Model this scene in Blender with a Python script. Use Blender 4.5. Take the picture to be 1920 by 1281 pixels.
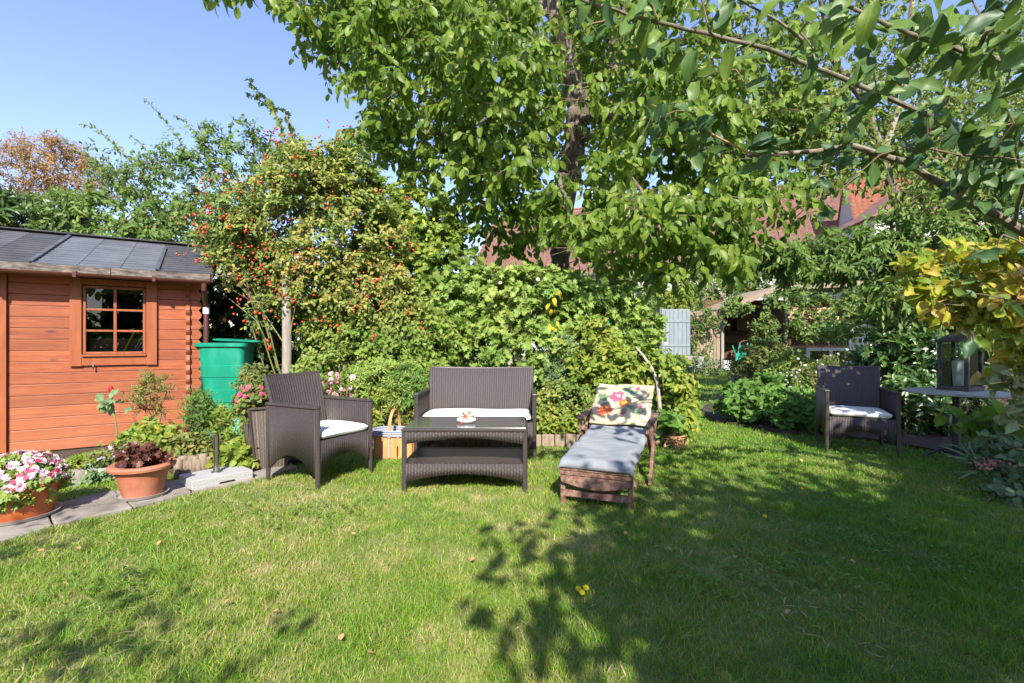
import bpy, bmesh, math, random
import numpy as np
from mathutils import Vector, Matrix
R = math.radians
random.seed(7); rng = np.random.default_rng(7)
S = bpy.context.scene
for o in list(bpy.data.objects): bpy.data.objects.remove(o)
COL = S.collection

# ------------------------------------------------------------------ camera, world, sun, exposure
CH, F = 1.10, 900.0
cam = bpy.data.cameras.new('camera'); cam.sensor_width = 36; cam.lens = 36 * F / 1920
cam.clip_start = 0.05; cam.clip_end = 2000
co = bpy.data.objects.new('camera', cam); COL.objects.link(co)
co.location = (0, 0, CH); co.rotation_euler = (R(90), 0, 0); S.camera = co
SUN_EL, SUN_AZ = R(38), R(5)              # the sun stands behind the camera, a little to the right
W = bpy.data.worlds.new('World'); S.world = W; W.use_nodes = True
wn = W.node_tree.nodes; wn.clear()
sky = wn.new('ShaderNodeTexSky'); sky.sky_type = 'NISHITA'; sky.sun_disc = False
sky.sun_elevation = SUN_EL; sky.sun_rotation = R(180) - SUN_AZ
sky.air_density = 1.2; sky.dust_density = 0.5; sky.ozone_density = 3.5; sky.altitude = 50
bg = wn.new('ShaderNodeBackground'); bg.inputs[1].default_value = 0.15
wo = wn.new('ShaderNodeOutputWorld')
tn = wn.new('ShaderNodeMix'); tn.data_type = 'RGBA'; tn.blend_type = 'MULTIPLY'; tn.inputs[0].default_value = 1; tn.inputs[7].default_value = (0.95, 0.84, 0.98, 1)
W.node_tree.links.new(sky.outputs[0], tn.inputs[6]); W.node_tree.links.new(tn.outputs[2], bg.inputs[0]); W.node_tree.links.new(bg.outputs[0], wo.inputs[0])
sl = bpy.data.lights.new('sun', 'SUN'); sl.energy = 4.8; sl.angle = R(0.53); sl.color = (1, 0.93, 0.82)
so = bpy.data.objects.new('sun', sl); COL.objects.link(so)
sd = Vector((math.sin(SUN_AZ) * math.cos(SUN_EL), -math.cos(SUN_AZ) * math.cos(SUN_EL), math.sin(SUN_EL)))
so.rotation_euler = sd.to_track_quat('Z', 'Y').to_euler(); so.location = (1, -6, 12)
S.view_settings.view_transform = 'Standard'; S.view_settings.look = 'None'
S.view_settings.exposure = 1.1; S.view_settings.gamma = 1; S.view_settings.use_curve_mapping = False
S.render.engine = 'CYCLES'; S.cycles.use_denoising = True
S.cycles.max_bounces = 6; S.cycles.diffuse_bounces = 3; S.cycles.transmission_bounces = 3; S.cycles.transparent_max_bounces = 8
S.cycles.glossy_bounces = 2

def P(px, py, Y):
    """point of the place seen in direction (px,py) at distance Y in front of the camera"""
    return Vector(((px - 960) / F * Y, Y, CH - (py - 640) / F * Y))
def G(px, py):
    Y = F * CH / (py - 640); return Vector(((px - 960) / F * Y, Y, 0))

# ------------------------------------------------------------------ materials
def nt(name):
    m = bpy.data.materials.new(name); m.use_nodes = True; t = m.node_tree
    return m, t, t.nodes['Principled BSDF'], t.links.new
def N(t, typ, **k):
    n = t.nodes.new(typ)
    for a, b in k.items():
        if a.startswith('i_'):
            key = a[2:]; n.inputs[int(key) if key.isdigit() else key].default_value = b
        else: setattr(n, a, b)
    return n
def ramp(t, cols, fac=None, interp='LINEAR'):
    r = t.nodes.new('ShaderNodeValToRGB'); e = r.color_ramp; e.interpolation = interp
    for i, c in enumerate(cols):
        p, c = c if isinstance(c[1], (tuple, list)) else (i / max(1, len(cols) - 1), c)
        el = e.elements[i] if i < 2 else e.elements.new(p)
        el.position = p; el.color = (*c, 1)
    if fac is not None: t.links.new(fac, r.inputs[0])
    return r
def coords(t, kind='Object', scale=(1, 1, 1), rnd=True):
    tc = t.nodes.new('ShaderNodeTexCoord'); mp = t.nodes.new('ShaderNodeMapping')
    mp.inputs['Scale'].default_value = scale
    if rnd:
        oi = t.nodes.new('ShaderNodeObjectInfo'); mu = N(t, 'ShaderNodeVectorMath', operation='SCALE'); mu.inputs['Scale'].default_value = 1
        cx = t.nodes.new('ShaderNodeCombineXYZ'); ml = N(t, 'ShaderNodeMath', operation='MULTIPLY', i_1=37.0)
        t.links.new(oi.outputs['Random'], ml.inputs[0])
        for i in range(3): t.links.new(ml.outputs[0], cx.inputs[i])
        ad = N(t, 'ShaderNodeVectorMath', operation='ADD')
        t.links.new(tc.outputs[kind], ad.inputs[0]); t.links.new(cx.outputs[0], ad.inputs[1]); t.links.new(ad.outputs[0], mp.inputs[0])
    else: t.links.new(tc.outputs[kind], mp.inputs[0])
    return mp.outputs[0]
def noisy(name, cols, scale=5, rough=0.7, bump=0.3, bdist=0.01, stretch=(1, 1, 1), metal=0.0, bscale=None, detail=6, spec=0.5, kind='Object', varr=0.0):
    m, t, b, L = nt(name)
    c = coords(t, kind, stretch)
    n = N(t, 'ShaderNodeTexNoise', i_Scale=scale, i_Detail=detail, i_Roughness=0.6); L(c, n.inputs['Vector'])
    r = ramp(t, [(0.3 + 0.4 * i / max(1, len(cols) - 1), k) for i, k in enumerate(cols)], n.outputs['Fac'])
    out = r.outputs[0]
    if varr:
        oi = t.nodes.new('ShaderNodeObjectInfo'); mr = N(t, 'ShaderNodeMapRange', i_3=1 - varr, i_4=1 + varr)
        L(oi.outputs['Random'], mr.inputs[0]); hs = N(t, 'ShaderNodeHueSaturation'); L(mr.outputs[0], hs.inputs['Value']); L(out, hs.inputs['Color']); out = hs.outputs[0]
    L(out, b.inputs['Base Color']); b.inputs['Roughness'].default_value = rough; b.inputs['Metallic'].default_value = metal
    b.inputs['Specular IOR Level'].default_value = spec
    if bump:
        n2 = N(t, 'ShaderNodeTexNoise', i_Scale=(bscale or scale * 3), i_Detail=8); L(c, n2.inputs['Vector'])
        bp = N(t, 'ShaderNodeBump', i_Strength=bump, i_Distance=bdist); L(n2.outputs['Fac'], bp.inputs['Height']); L(bp.outputs[0], b.inputs['Normal'])
    return m
def leafmat(name, cols, trans=0.4, rough=0.5, under=1.25, spec=0.35, nscale=1.3, tcol=(0.55, 0.9, 0.12), vein=True):
    """a leaf: each leaf its own shade of green, paler underside, light shines through"""
    m, t, b, L = nt(name)
    g = t.nodes.new('ShaderNodeNewGeometry'); oi = t.nodes.new('ShaderNodeObjectInfo')
    a = N(t, 'ShaderNodeMath', operation='ADD'); L(g.outputs['Random Per Island'], a.inputs[0]); L(oi.outputs['Random'], a.inputs[1])
    fr = N(t, 'ShaderNodeMath', operation='FRACT'); L(a.outputs[0], fr.inputs[0])
    n = N(t, 'ShaderNodeTexNoise', i_Scale=nscale, i_Detail=2); L(g.outputs['Position'], n.inputs['Vector'])
    mx = N(t, 'ShaderNodeMath', operation='MULTIPLY_ADD', i_1=0.55); L(fr.outputs[0], mx.inputs[0])
    m2 = N(t, 'ShaderNodeMath', operation='MULTIPLY_ADD', i_1=1.2, i_2=-0.37); L(n.outputs['Fac'], m2.inputs[0]); L(m2.outputs[0], mx.inputs[2])
    r = ramp(t, cols, mx.outputs[0])
    hs = N(t, 'ShaderNodeHueSaturation', i_Saturation=0.85, i_Value=under); L(r.outputs[0], hs.inputs['Color'])
    mc = N(t, 'ShaderNodeMix', data_type='RGBA'); L(g.outputs['Backfacing'], mc.inputs[0]); L(r.outputs[0], mc.inputs[6]); L(hs.outputs[0], mc.inputs[7])
    if vein:
        tc = t.nodes.new('ShaderNodeTexCoord'); sp = t.nodes.new('ShaderNodeSeparateXYZ'); L(tc.outputs['UV'], sp.inputs[0])
        def mm(op, a_, b_=None, c_=None):
            q = N(t, 'ShaderNodeMath', operation=op)
            for i, v_ in enumerate((a_, b_, c_)):
                if v_ is None: continue
                if isinstance(v_, (int, float)): q.inputs[i].default_value = v_
                else: L(v_, q.inputs[i])
            return q.outputs[0]
        ax_ = mm('ABSOLUTE', mm('SUBTRACT', sp.outputs[0], 0.5))
        mid = mm('LESS_THAN', ax_, 0.014); fr2 = mm('FRACT', mm('MULTIPLY_ADD', sp.outputs[1], 7.0, mm('MULTIPLY', ax_, -9.0)))
        sv = mm('MULTIPLY', mm('LESS_THAN', fr2, 0.10), 0.55); vf = mm('MAXIMUM', mid, sv)
        n5 = N(t, 'ShaderNodeTexNoise', i_Scale=9.0, i_Detail=3); L(g.outputs['Position'], n5.inputs['Vector']); n5.inputs['Scale'].default_value = 45
        edge = mm('MULTIPLY_ADD', n5.outputs['Fac'], 0.5, 0.75)
        hv_ = N(t, 'ShaderNodeHueSaturation'); L(mc.outputs[2], hv_.inputs['Color']); L(mm('MULTIPLY', edge, mm('MULTIPLY_ADD', vf, 0.45, 1.0)), hv_.inputs['Value'])
        L(hv_.outputs[0], b.inputs['Base Color'])
    else: L(mc.outputs[2], b.inputs['Base Color'])
    b.inputs['Roughness'].default_value = rough; b.inputs['Specular IOR Level'].default_value = spec
    tr = t.nodes.new('ShaderNodeBsdfTranslucent')
    tm = N(t, 'ShaderNodeMix', data_type='RGBA', i_0=0.45); L(r.outputs[0], tm.inputs[6]); tm.inputs[7].default_value = (*[k * 0.45 for k in tcol], 1)
    L(tm.outputs[2], tr.inputs[0])
    ms = N(t, 'ShaderNodeMixShader', i_0=trans); L(b.outputs[0], ms.inputs[1]); L(tr.outputs[0], ms.inputs[2])
    L(ms.outputs[0], t.nodes['Material Output'].inputs[0])
    return m
def wicker(name, c1, c2):
    m, t, b, L = nt(name)
    tc = t.nodes.new('ShaderNodeTexCoord'); sp = t.nodes.new('ShaderNodeSeparateXYZ'); L(tc.outputs['UV'], sp.inputs[0])
    def mth(op, a, bb=None, c=None):
        n = N(t, 'ShaderNodeMath', operation=op)
        for i, v in enumerate((a, bb, c)):
            if v is None: continue
            if isinstance(v, (int, float)): n.inputs[i].default_value = v
            else: L(v, n.inputs[i])
        return n.outputs[0]
    cu = mth('DIVIDE', sp.outputs[0], 0.022); cell = mth('FLOOR', cu); ph = mth('MULTIPLY', mth('MODULO', cell, 2.0), 0.5)
    cv = mth('ADD', mth('DIVIDE', sp.outputs[1], 0.010), ph)
    hv = mth('ABSOLUTE', mth('SINE', mth('MULTIPLY', cv, math.pi))); hu = mth('ABSOLUTE', mth('SINE', mth('MULTIPLY', cu, math.pi)))
    h = mth('MULTIPLY', mth('POWER', hv, 0.5), mth('ADD', mth('MULTIPLY', mth('POWER', hu, 0.5), 0.7), 0.3))
    n = N(t, 'ShaderNodeTexNoise', i_Scale=60.0, i_Detail=3); L(tc.outputs['UV'], n.inputs['Vector'])
    r = ramp(t, [c1, c2], n.outputs['Fac']); L(r.outputs[0], b.inputs['Base Color'])
    bp = N(t, 'ShaderNodeBump', i_Strength=0.75, i_Distance=0.004); L(h, bp.inputs['Height']); L(bp.outputs[0], b.inputs['Normal'])
    b.inputs['Roughness'].default_value = 0.42; b.inputs['Specular IOR Level'].default_value = 0.6
    return m
def glass(name, tint=(1, 1, 1), r=0.0, boost=0.04):
    m, t, b, L = nt(name)
    fr = N(t, 'ShaderNodeFresnel', i_IOR=1.5); ad = N(t, 'ShaderNodeMath', operation='ADD', i_1=boost); L(fr.outputs[0], ad.inputs[0])
    tp = t.nodes.new('ShaderNodeBsdfTransparent'); tp.inputs[0].default_value = (*tint, 1)
    gl = t.nodes.new('ShaderNodeBsdfGlossy'); gl.inputs['Roughness'].default_value = r
    ms = t.nodes.new('ShaderNodeMixShader'); L(ad.outputs[0], ms.inputs[0]); L(tp.outputs[0], ms.inputs[1]); L(gl.outputs[0], ms.inputs[2])
    L(ms.outputs[0], t.nodes['Material Output'].inputs[0]); return m

M = {}
M['plank_plain'] = noisy('stained_plank', [(0.21, 0.055, 0.022), (0.29, 0.083, 0.032), (0.35, 0.11, 0.045)], 2.2, 0.5, 0.25, 0.004, (1.2, 9, 14), varr=0.16, spec=0.4)
M['plank_v'] = noisy('stained_upright', [(0.23, 0.06, 0.022), (0.32, 0.095, 0.034)], 2.5, 0.5, 0.2, 0.003, (10, 10, 1.2), varr=0.1, spec=0.4)
def timber():
    m, t, b, L = nt('stained_plank')
    c = coords(t, 'Object', (1, 1, 1)); g_ = t.nodes.new('ShaderNodeTexCoord')
    mp = N(t, 'ShaderNodeMapping'); mp.inputs['Scale'].default_value = (1.3, 8, 22); L(c, mp.inputs[0])
    kn = N(t, 'ShaderNodeTexVoronoi', i_Scale=2.6); mk = N(t, 'ShaderNodeMapping'); mk.inputs['Scale'].default_value = (.7, .6, 2.2); L(c, mk.inputs[0]); L(mk.outputs[0], kn.inputs['Vector'])
    kd = N(t, 'ShaderNodeMapRange', i_1=.10, i_2=.02); L(kn.outputs['Distance'], kd.inputs[0])
    n = N(t, 'ShaderNodeTexNoise', i_Scale=2.4, i_Detail=8, i_Roughness=.7, i_Distortion=.6); L(mp.outputs[0], n.inputs['Vector'])
    r = ramp(t, [(.32, (0.18, 0.042, 0.015)), (.5, (0.29, 0.072, 0.022)), (.68, (0.37, 0.11, 0.038))], n.outputs['Fac'])
    n2 = N(t, 'ShaderNodeTexNoise', i_Scale=1.6, i_Detail=4); L(g_.outputs['Object'], n2.inputs['Vector'])
    ge = t.nodes.new('ShaderNodeNewGeometry'); sp = t.nodes.new('ShaderNodeSeparateXYZ'); L(ge.outputs['Position'], sp.inputs[0])
    lo_ = N(t, 'ShaderNodeMapRange', i_1=.9, i_2=.2, i_3=0.0, i_4=.55); L(sp.outputs[2], lo_.inputs[0])
    n3 = N(t, 'ShaderNodeTexNoise', i_Scale=3.0, i_Detail=5); L(ge.outputs['Position'], n3.inputs['Vector']); wf = N(t, 'ShaderNodeMath', operation='MULTIPLY'); L(lo_.outputs[0], wf.inputs[0]); L(n3.outputs['Fac'], wf.inputs[1])
    wx = N(t, 'ShaderNodeMix', data_type='RGBA'); L(wf.outputs[0], wx.inputs[0]); L(r.outputs[0], wx.inputs[6]); wx.inputs[7].default_value = (.35, .16, .09, 1)
    kx = N(t, 'ShaderNodeMix', data_type='RGBA'); L(kd.outputs[0], kx.inputs[0]); L(wx.outputs[2], kx.inputs[6]); kx.inputs[7].default_value = (.09, .022, .012, 1)
    oi = t.nodes.new('ShaderNodeObjectInfo'); mr = N(t, 'ShaderNodeMapRange', i_3=.84, i_4=1.16); L(oi.outputs['Random'], mr.inputs[0]); hs = N(t, 'ShaderNodeHueSaturation'); L(mr.outputs[0], hs.inputs['Value']); L(kx.outputs[2], hs.inputs['Color'])
    L(hs.outputs[0], b.inputs['Base Color']); b.inputs['Roughness'].default_value = .55; bp = N(t, 'ShaderNodeBump', i_Strength=.35, i_Distance=.004); L(n.outputs['Fac'], bp.inputs['Height']); L(bp.outputs[0], b.inputs['Normal']); return m
M['plank'] = timber()
M['weathered'] = noisy('weathered_board', [(0.04, 0.032, 0.027), (0.12, 0.10, 0.08), (0.25, 0.215, 0.175)], 5, 0.9, 0.5, 0.006, (2.5, 8, 8))
M['brown_plastic'] = noisy('brown_plastic', [(0.07, 0.022, 0.016), (0.09, 0.03, 0.02)], 5, 0.4, 0)
M['white_plastic'] = noisy('white_plastic', [(0.7, 0.7, 0.7), (0.8, 0.8, 0.8)], 5, 0.4, 0)
M['felt'] = noisy('roof_felt', [(0.035, 0.035, 0.04), (0.07, 0.07, 0.078)], 4, 0.85, 0.6, 0.003, bscale=160)
M['felt_new'] = noisy('new_roof_felt', [(0.08, 0.087, 0.10), (0.14, 0.148, 0.165)], 3, 0.6, 0.6, 0.003, bscale=160)
M['felt_old'] = noisy('roof_felt_old', [(0.05, 0.05, 0.057), (0.10, 0.10, 0.11)], 4, 0.8, 0.6, 0.003, bscale=160)
M['zinc'] = noisy('zinc_strip', [(0.10, 0.10, 0.10), (0.2, 0.2, 0.2)], 8, 0.5, 0.1, metal=0.6)
M['steel'] = noisy('steel_tube', [(0.45, 0.45, 0.45), (0.6, 0.6, 0.6)], 8, 0.25, 0.05, metal=1.0)
M['glass'] = glass('window_glass', (0.85, 0.9, 0.88), 0.0, 0.0)
M['cardboard'] = noisy('cardboard', [(0.16, 0.10, 0.05), (0.22, 0.14, 0.07)], 4, 0.8, 0.1)
M['yellow'] = noisy('yellow_plastic', [(0.75, 0.65, 0.02), (0.8, 0.7, 0.03)], 4, 0.4, 0)
M['white'] = noisy('white_paint', [(0.68, 0.67, 0.66), (0.8, 0.8, 0.79)], 6, 0.5, 0.15)
M['dark_room'] = noisy('shed_interior', [(0.03, 0.022, 0.015), (0.05, 0.035, 0.024)], 4, 0.9, 0.1)
M['green_plastic'] = noisy('green_plastic', [(0.012, 0.17, 0.10), (0.0, 0.225, 0.135), (0.03, 0.28, 0.18)], 6, 0.42, 0.15, 0.003, (1, 1, .35), bscale=30)
M['green_pale'] = noisy('pale_green_plastic', [(0.09, 0.38, 0.26), (0.12, 0.44, 0.32)], 3, 0.5, 0.05)
M['wicker'] = wicker('brown_wicker', (0.022, 0.017, 0.016), (0.075, 0.060, 0.055))
M['wicker_d'] = wicker('rough_wicker', (0.05, 0.038, 0.028), (0.15, 0.12, 0.095))
M['rod'] = noisy('wicker_edge', [(0.034, 0.027, 0.025), (0.07, 0.057, 0.052)], 40, 0.42, 0.3, 0.002, (1, 1, 6))
M['cushion'] = noisy('cream_cloth', [(0.74, 0.72, 0.66), (0.82, 0.80, 0.75)], 3, 0.9, 0.35, 0.01, bscale=9)
M['table_glass'] = None
M['granite'] = noisy('granite', [(0.20, 0.20, 0.195), (0.38, 0.38, 0.37), (0.46, 0.46, 0.45)], 220, 0.6, 0.2, 0.002)
M['slab'] = noisy('paving_slab', [(0.13, 0.118, 0.10), (0.24, 0.215, 0.185), (0.33, 0.30, 0.26)], 5, 0.85, 0.5, 0.004, bscale=50, varr=0.08)
M['concrete'] = noisy('old_concrete', [(0.20, 0.18, 0.15), (0.36, 0.33, 0.28)], 7, 0.9, 0.5, 0.006)
M['terra'] = noisy('terracotta', [(0.30, 0.095, 0.05), (0.40, 0.14, 0.075), (0.47, 0.20, 0.125)], 7, 0.7, 0.3, 0.003)
M['orange_pot'] = noisy('orange_plastic_pot', [(0.34, 0.075, 0.016), (0.42, 0.10, 0.024), (0.46, 0.14, 0.05)], 6, 0.45, 0.1, 0.002)
M['saucer'] = noisy('grey_saucer', [(0.28, 0.26, 0.25), (0.4, 0.38, 0.37)], 9, 0.5, 0.1)
M['soil'] = noisy('soil', [(0.03, 0.02, 0.013), (0.09, 0.065, 0.045)], 14, 0.95, 0.9, 0.03)
M['log'] = noisy('log_palisade', [(0.14, 0.105, 0.07), (0.30, 0.24, 0.17)], 8, 0.9, 0.5, 0.006, (4, 4, 1), varr=0.2)
M['post'] = noisy('grey_post', [(0.20, 0.17, 0.135), (0.42, 0.37, 0.31)], 6, 0.9, 0.5, 0.006, (5, 5, 0.8), varr=0.1)
M['lounger'] = noisy('weathered_teak', [(0.075, 0.035, 0.022), (0.19, 0.10, 0.068), (0.30, 0.20, 0.16)], 6, 0.75, 0.4, 0.003, (6, 1.2, 6), varr=0.15)
M['blanket'] = noisy('grey_blue_blanket', [(0.16, 0.18, 0.20), (0.27, 0.285, 0.30)], 4, 0.95, 0.5, 0.008, bscale=14)
M['basket'] = noisy('basket_wood', [(0.46, 0.19, 0.055), (0.62, 0.33, 0.13)], 6, 0.55, 0.2, 0.002, (8, 8, 1), varr=0.18)
M['basket_dark'] = noisy('basket_handle', [(0.42, 0.20, 0.07), (0.50, 0.26, 0.1)], 6, 0.5, 0.2, 0.002)
M['bluerim'] = noisy('blue_grey_weave', [(0.16, 0.18, 0.28), (0.40, 0.42, 0.52)], 60, 0.7, 0.3, 0.003)
M['ceramic'] = noisy('white_ceramic', [(0.8, 0.8, 0.79), (0.84, 0.84, 0.83)], 3, 0.15, 0)
M['berry'] = noisy('orange_red_berry', [(0.62, 0.06, 0.02), (0.75, 0.2, 0.03)], 9, 0.3, 0)
M['hip'] = noisy('rose_hip', [(0.40, 0.03, 0.016), (0.50, 0.08, 0.028)], 9, 0.3, 0)
M['stone_top'] = noisy('stone_table_top', [(0.30, 0.30, 0.27), (0.44, 0.43, 0.40)], 14, 0.6, 0.2, 0.002)
M['dark_metal'] = noisy('dark_metal', [(0.03, 0.028, 0.03), (0.05, 0.048, 0.05)], 8, 0.45, 0.1)
M['lantern'] = noisy('lantern_wood', [(0.045, 0.035, 0.032), (0.08, 0.066, 0.06)], 8, 0.6, 0.2, 0.002, (6, 6, 1))
M['candle'] = noisy('candle_wax', [(0.62, 0.62, 0.58), (0.7, 0.7, 0.66)], 3, 0.4, 0)
M['bark'] = noisy('bark', [(0.06, 0.047, 0.036), (0.15, 0.12, 0.095), (0.27, 0.225, 0.18)], 5, 0.95, 1.0, 0.03, (3, 3, 0.7))
M['bark_pale'] = noisy('pale_bark', [(0.20, 0.165, 0.115), (0.36, 0.31, 0.23)], 8, 0.9, 0.5, 0.01, (1, 1, 1))
M['bark_grey'] = noisy('grey_brown_bark', [(0.075, 0.06, 0.045), (0.17, 0.14, 0.10), (0.27, 0.23, 0.17)], 14, 0.9, 0.8, 0.006, (1, 1, 1))
M['twig'] = noisy('twig', [(0.13, 0.085, 0.05), (0.25, 0.18, 0.11)], 10, 0.85, 0.3, 0.003)
M['twig_green'] = noisy('green_stem', [(0.12, 0.15, 0.04), (0.25, 0.25, 0.09)], 10, 0.7, 0.1)
M['twig_orange'] = noisy('orange_twig', [(0.38, 0.2, 0.08), (0.5, 0.3, 0.14)], 10, 0.7, 0.1)
M['birch'] = noisy('white_bark', [(0.12, 0.10, 0.08), (0.40, 0.37, 0.33), (0.5, 0.48, 0.44)], 30, 0.8, 0.5, 0.004, (1, 1, 3))
M['tile'] = noisy('roof_tile', [(0.15, 0.070, 0.055), (0.21, 0.105, 0.083), (0.27, 0.15, 0.125)], 3.5, 0.85, 0.3, 0.01)
M['tile_red'] = noisy('red_roof_tile', [(0.26, 0.085, 0.05), (0.34, 0.13, 0.08)], 3.5, 0.8, 0.3, 0.01)
M['render'] = noisy('house_render', [(0.42, 0.41, 0.39), (0.5, 0.49, 0.47)], 2, 0.9, 0.3, 0.01)
M['boards'] = noisy('beige_boards', [(0.19, 0.14, 0.09), (0.33, 0.26, 0.19)], 5, 0.9, 0.4, 0.006, (6, 6, 1), varr=0.15)
M['greypaint'] = noisy('grey_blue_paint', [(0.16, 0.20, 0.22), (0.22, 0.26, 0.28)], 3, 0.7, 0.3, 0.004, (4, 4, 1), varr=0.08)
M['brownwood'] = noisy('brown_wood', [(0.05, 0.025, 0.012), (0.11, 0.055, 0.026)], 4, 0.8, 0.3, 0.006, (3, 3, 3), varr=0.2)
M['logend'] = noisy('cut_log_end', [(0.40, 0.22, 0.12), (0.62, 0.42, 0.27)], 8, 0.85, 0.3, 0.006, varr=0.35)
M['rust'] = noisy('rusty_top', [(0.36, 0.17, 0.09), (0.5, 0.28, 0.17)], 8, 0.8, 0.2)
M['dead'] = noisy('dry_leaf', [(0.35, 0.17, 0.07), (0.55, 0.33, 0.15)], 20, 0.8, 0.2, kind='Generated')

g1, g2, g3, g4 = (0.020, 0.045, 0.008), (0.045, 0.095, 0.014), (0.085, 0.15, 0.022), (0.14, 0.20, 0.035)
M['lf_tree'] = leafmat('tree_leaf', [(0.055, 0.11, 0.012), (0.11, 0.19, 0.020), (0.19, 0.28, 0.035), (0.28, 0.35, 0.06)], 0.52, 0.42, 1.4)
M['lf_plum'] = leafmat('plum_leaf', [(0.06, 0.12, 0.018), (0.12, 0.20, 0.03), (0.20, 0.27, 0.05), (0.30, 0.32, 0.08)], 0.42, 0.5, 1.4)
M['lf_over'] = leafmat('bluegreen_leaf', [(0.026, 0.068, 0.026), (0.05, 0.11, 0.042), (0.09, 0.17, 0.04), (0.16, 0.24, 0.03)], 0.32, 0.45, 1.5, 0.35)
M['lf_hazel'] = leafmat('hazel_leaf', [(0.045, 0.10, 0.02), (0.085, 0.16, 0.03), (0.14, 0.22, 0.045), (0.22, 0.27, 0.06)], 0.4, 0.5, 1.5)
M['lf_laurel'] = leafmat('laurel_leaf', [(0.03, 0.065, 0.012), (0.06, 0.11, 0.02), (0.13, 0.18, 0.05)], 0.25, 0.3, 1.5, 0.6)
M['lf_rose'] = leafmat('rose_leaf', [(0.06, 0.12, 0.025), (0.11, 0.19, 0.035), (0.19, 0.26, 0.05), (0.34, 0.32, 0.07), (0.42, 0.22, 0.09)], 0.35, 0.5, 1.5)
M['lf_hop'] = leafmat('hop_leaf', [(0.09, 0.17, 0.028), (0.16, 0.25, 0.04), (0.25, 0.33, 0.055), (0.36, 0.38, 0.07)], 0.42, 0.55, 1.4)
M['lf_dome'] = leafmat('climber_leaf', [(0.12, 0.22, 0.045), (0.20, 0.31, 0.06), (0.28, 0.38, 0.08), (0.38, 0.43, 0.10)], 0.4, 0.5, 1.4)
M['lf_yellow'] = leafmat('yellow_leaf', [(0.55, 0.40, 0.02), (0.65, 0.5, 0.03), (0.5, 0.45, 0.05)], 0.4, 0.5, 1.1, tcol=(1, 0.8, 0.1))
M['lf_bright'] = leafmat('bright_leaf', [(0.10, 0.18, 0.025), (0.17, 0.26, 0.035), (0.28, 0.33, 0.05), (0.40, 0.36, 0.05)], 0.42, 0.5, 1.3)
M['lf_bed'] = leafmat('bed_leaf', [(0.05, 0.09, 0.02), (0.09, 0.15, 0.03), (0.18, 0.21, 0.05), (0.34, 0.24, 0.07)], 0.35, 0.55, 1.4)
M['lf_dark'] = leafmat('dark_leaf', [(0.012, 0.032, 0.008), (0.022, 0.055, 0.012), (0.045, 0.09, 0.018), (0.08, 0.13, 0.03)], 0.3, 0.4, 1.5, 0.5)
M['lf_rhodo'] = leafmat('rhododendron_leaf', [(0.018, 0.05, 0.014), (0.035, 0.085, 0.02), (0.07, 0.14, 0.03), (0.13, 0.19, 0.03)], 0.2, 0.28, 1.7, 0.7)
M['lf_per'] = leafmat('perennial_leaf', [(0.06, 0.15, 0.025), (0.11, 0.23, 0.04), (0.18, 0.31, 0.06)], 0.4, 0.5, 1.3)
M['lf_autumn'] = leafmat('autumn_leaf', [(0.12, 0.22, 0.02), (0.20, 0.32, 0.025), (0.36, 0.42, 0.035), (0.60, 0.46, 0.08), (0.62, 0.34, 0.16)], 0.5, 0.5, 1.1, tcol=(1, 0.75, 0.05), nscale=2.2)
M['lf_orange'] = leafmat('rusty_leaf', [(0.22, 0.16, 0.05), (0.36, 0.20, 0.07), (0.42, 0.28, 0.10)], 0.4, 0.6, 1.2, tcol=(0.9, 0.5, 0.15))
M['lf_heuchera'] = leafmat('purple_leaf', [(0.035, 0.012, 0.010), (0.07, 0.022, 0.018), (0.13, 0.045, 0.03), (0.14, 0.08, 0.045)], 0.25, 0.45, 1.3, tcol=(0.7, 0.2, 0.1))
M['lf_grey'] = leafmat('greygreen_leaf', [(0.06, 0.11, 0.05), (0.13, 0.21, 0.09), (0.22, 0.33, 0.16)], 0.2, 0.6, 1.3)
M['lf_varieg'] = leafmat('variegated_leaf', [(0.14, 0.18, 0.06), (0.32, 0.36, 0.16), (0.45, 0.45, 0.26)], 0.3, 0.5, 1.2, nscale=5)
M['lf_heart'] = leafmat('heart_leaf', [(0.09, 0.19, 0.02), (0.15, 0.28, 0.03), (0.26, 0.36, 0.03)], 0.5, 0.45, 1.2, nscale=3)
M['pink'] = leafmat('pink_petal', [(0.85, 0.55, 0.6), (0.8, 0.3, 0.42), (0.85, 0.72, 0.73)], 0.2, 0.6, 1.0, tcol=(1, 0.6, 0.7), nscale=14)
M['palepink'] = leafmat('pale_pink_petal', [(0.82, 0.45, 0.52), (0.85, 0.68, 0.70), (0.86, 0.80, 0.80)], 0.2, 0.6, 1.0, tcol=(1, 0.7, 0.75), nscale=14)
M['magenta'] = leafmat('magenta_petal', [(0.55, 0.03, 0.10), (0.72, 0.08, 0.2), (0.8, 0.2, 0.32)], 0.2, 0.6, 1.0, tcol=(1, 0.2, 0.4), nscale=14)
M['lilac'] = leafmat('lilac_petal', [(0.6, 0.45, 0.65), (0.75, 0.65, 0.8)], 0.2, 0.6, 1.0, tcol=(0.8, 0.6, 0.9))
M['red'] = leafmat('red_petal', [(0.45, 0.0, 0.01), (0.6, 0.02, 0.02)], 0.2, 0.5, 1.0, tcol=(1, 0.1, 0.1))
M['whitepetal'] = leafmat('white_petal', [(0.55, 0.52, 0.48), (0.75, 0.74, 0.7)], 0.2, 0.6, 1.0, tcol=(1, 1, 0.9))
M['sedum'] = leafmat('sedum_flower', [(0.40, 0.13, 0.09), (0.50, 0.22, 0.18), (0.6, 0.35, 0.33)], 0.1, 0.8, 1.0, tcol=(1, 0.5, 0.4), nscale=12)
M['yelpetal'] = leafmat('yellow_petal', [(0.8, 0.6, 0.01), (0.85, 0.7, 0.02)], 0.2, 0.6, 1.0, tcol=(1, 0.9, 0.1))

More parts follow.
